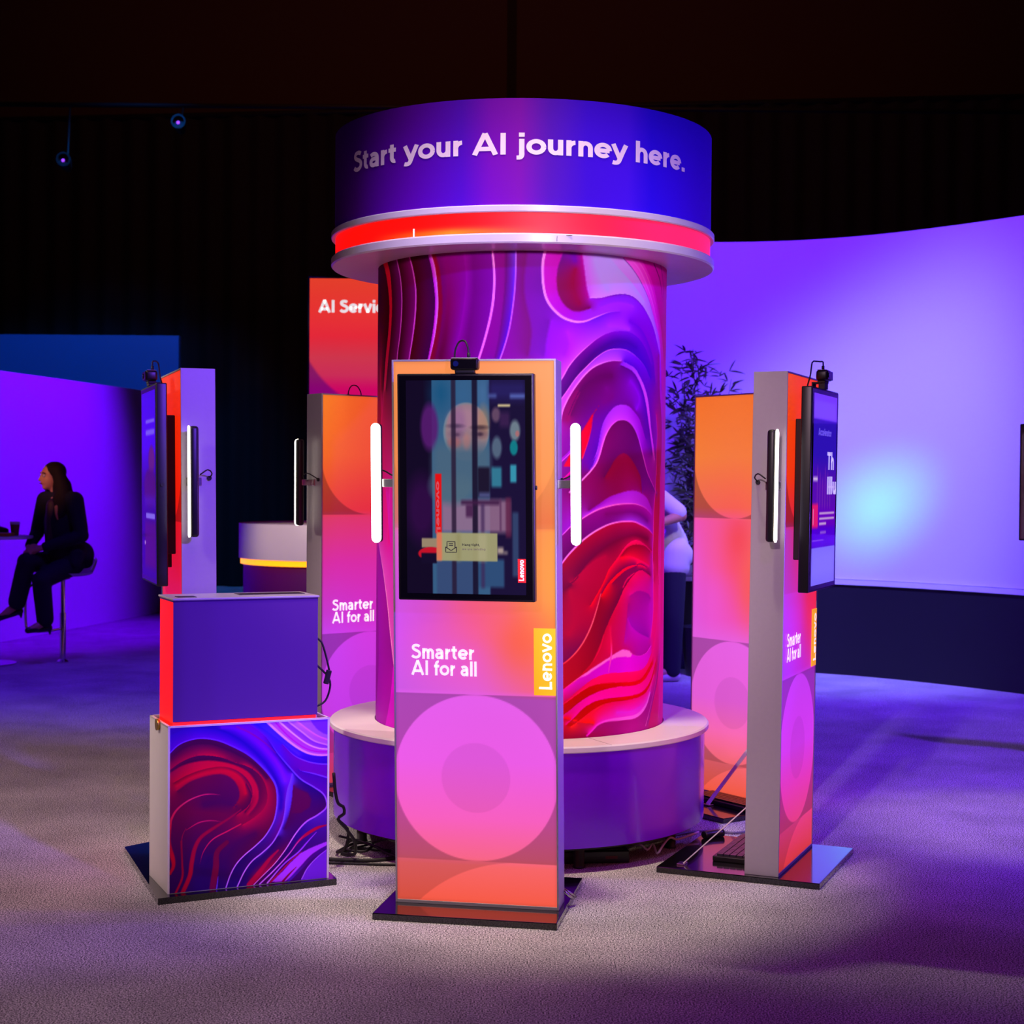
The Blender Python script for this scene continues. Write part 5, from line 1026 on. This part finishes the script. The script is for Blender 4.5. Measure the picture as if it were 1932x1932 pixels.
cable('white cable looping under the right side of the bench', [(.50, 6.70, .02), (.545, 6.63, .05), (.575, 6.62, .03), (.60, 6.64, .05), (.615, 6.60, .02), (.64, 6.62, .05), (.68, 6.72, .06), (.72, 6.78, .04), (.82, 6.88, .05)], .005, mat('white_cable', (190, 180, 200), .4))
cable('grey cable on the carpet between bench and right-hand kiosk', [(.55, 6.80, z), (.66, 6.92, z), (.78, 7.05, z), (.90, 7.10, z), (1.0, 7.06, z), (1.1, 7.12, z)], .005, mat('grey_cable', (90, 80, 110), .4))
tag(MB().tube(bez([(.84, 6.86, .041), (.88, 6.89, .041), (.93, 6.91, .041)]), .016, 10).build('cable_plug', M_edge), 'black cable plug block on the plate corner of the right-hand kiosk', 'plug')

# ------------------------------------------------------------------ light
def spot(name, loc, tgt, p, c, deg, blend=.6, rad=.15):
    l = bpy.data.lights.new(name, 'SPOT'); l.energy = p; l.color = c; l.spot_size = math.radians(deg); l.spot_blend = blend; l.shadow_soft_size = rad
    o = bpy.data.objects.new(name, l); COL.objects.link(o); o.location = loc
    o.rotation_euler = (Vector(tgt) - Vector(loc)).to_track_quat('-Z', 'Y').to_euler(); return o
spot('warm_side_spot', (-8.0, 8.6, 4.6), (.3, 6.6, .2), 2000, (1, .82, .70), 19, .7, .12)
spot('warm_overhead_spot', (-.3, 4.6, 7.6), (.05, 6.42, 0), 1900, (1, .83, .62), 20, .3, .3)
spot('mauve_right_spot', (-2.5, -2.5, 5.2), (1.05, 6.3, 1.1), 1500, (1, .66, .84), 12, .5, .15)
spot('column_upper_spot', (1.7, -2.6, 3.0), (.04, 7.0, 2.35), 2700, (1, .82, .95), 10.5, .5, .25)
spot('column_lower_spot', (2.4, -2.4, 2.0), (.22, 6.9, 1.05), 1750, (1, .80, .95), 8.2, .5, .25)
spot('column_left_spot', (-1.5, -2.0, 2.6), (-.58, 6.85, 1.3), 1200, (1, .75, .95), 5.5, .6, .2)
spot('cabinet_front_spot', (.6, -2.5, 2.2), (-1.0, 5.95, .30), 480, (1, .80, .86), 6.6, .5, .2)
spot('violet_front_spot', (5.0, -2.0, 5.2), (-1.0, 6.0, 1.75), 5200, (.18, .055, 1), 15, .3, .2)
spot('violet_edge_spot', (5.5, 6.05, 1.5), (.2, 5.74, 1.0), 1500, (.22, .06, 1), 20, .5, .1)
spot('blue_right_spot', (8.5, 5.5, 6.0), (.9, 6.9, 1.6), 1900, (.20, .06, 1), 26, .8, .2)
spot('lilac_fill_spot', (3.2, 8.6, 7.5), (2.35, 7.35, 0), 750, (1, .66, .86), 13, .5, .2)  # added lamp: a lilac pool in place of light stripes on the carpet
spot('blue_floor_spot', (4.8, 6.2, 8.5), (3.7, 8.2, 0), 4600, (.13, .02, 1), 46, .9, .3)
spot('violet_floor_spot', (1.5, -1.5, 9), (1.2, 4.2, 0), 950, (.42, .05, .85), 60, .9, .4)
spot('warm_left_spot', (-5.0, .5, 7), (-1.9, 5.6, 0), 900, (1, .76, .64), 32, .7, .3)
spot('mauve_floor_spot', (-5.5, 3.5, 8), (-2.9, 7.8, 0), 1300, (1, .66, .62), 38, .9, .4)
spot('blue_rear_floor_spot', (-1.5, 9.5, 8.5), (-2.6, 12.0, 0), 2600, (.08, .01, 1), 34, .8, .3)
# wash on the curved wall
spot('cyc_violet_spot', (1.6, 7.6, 8.0), (2.5, 13.0, 1.75), 4600, (.12, .0, 1), 46, .7, .3)
spot('cyc_lavender_spot', (2.4, 8.6, 7.5), (2.8, 12.95, 1.0), 4800, (.27, .29, 1), 28, 1.0, .3)
spot('cyc_cyan_spot', (2.75, 8.6, 3.2), (2.98, 12.88, 1.42), 2100, (.05, .75, .4), 8.2, 1.0, .3)
spot('cyc_top_spot', (1.2, 8.2, 9.0), (2.6, 13.0, 3.6), 2600, (.045, .03, .7), 56, .8, .3)
spot('person_fill_spot', (3.2, 9.6, 4.5), (1.2, 12.6, 1.1), 380, (.75, .55, 1), 16, .6, .2)  # lamp added to brighten the standing person's shirt
# booth on the left
spot('booth_violet_spot', (-1.2, 15.6, 6.0), (-4.75, 15.9, 1.5), 3000, (.125, .0, 1), 50, .8, .2)
spot('booth_blue_spot', (-4, 17.5, 8), (-5.5, 21.2, 2.8), 1700, (.0, .2, 1), 50, .8, .2)
spot('counter_fill_spot', (-3.4, 8.2, 5.0), (-1.9, 13.7, 1.05), 1500, (1, .80, .66), 9, .5, .2)  # warm lamp added for the pale counter band alone
spot('warm_face_spot', (-5.0, 10.4, 2.8), (-3.9, 13.5, 1.57), 260, (1, .40, .20), 9, .6, .1)
spot('hall_fill_spot', (0, 14, 10.5), (0, 24.6, 9.5), 520, (1, .25, .12), 120, .8, .5)  # weak reddish lamp put in to lift the upper back wall
w = bpy.data.worlds.new('hall_dark'); w.use_nodes = True; w.node_tree.nodes['Background'].inputs[0].default_value = (.02, .012, .03, 1); w.node_tree.nodes['Background'].inputs[1].default_value = .1
scn.world = w
vs = scn.view_settings; scn.display_settings.display_device = 'sRGB'; vs.view_transform = 'Standard'; vs.look = 'None'; vs.exposure = 0; vs.gamma = 1; vs.use_curve_mapping = False
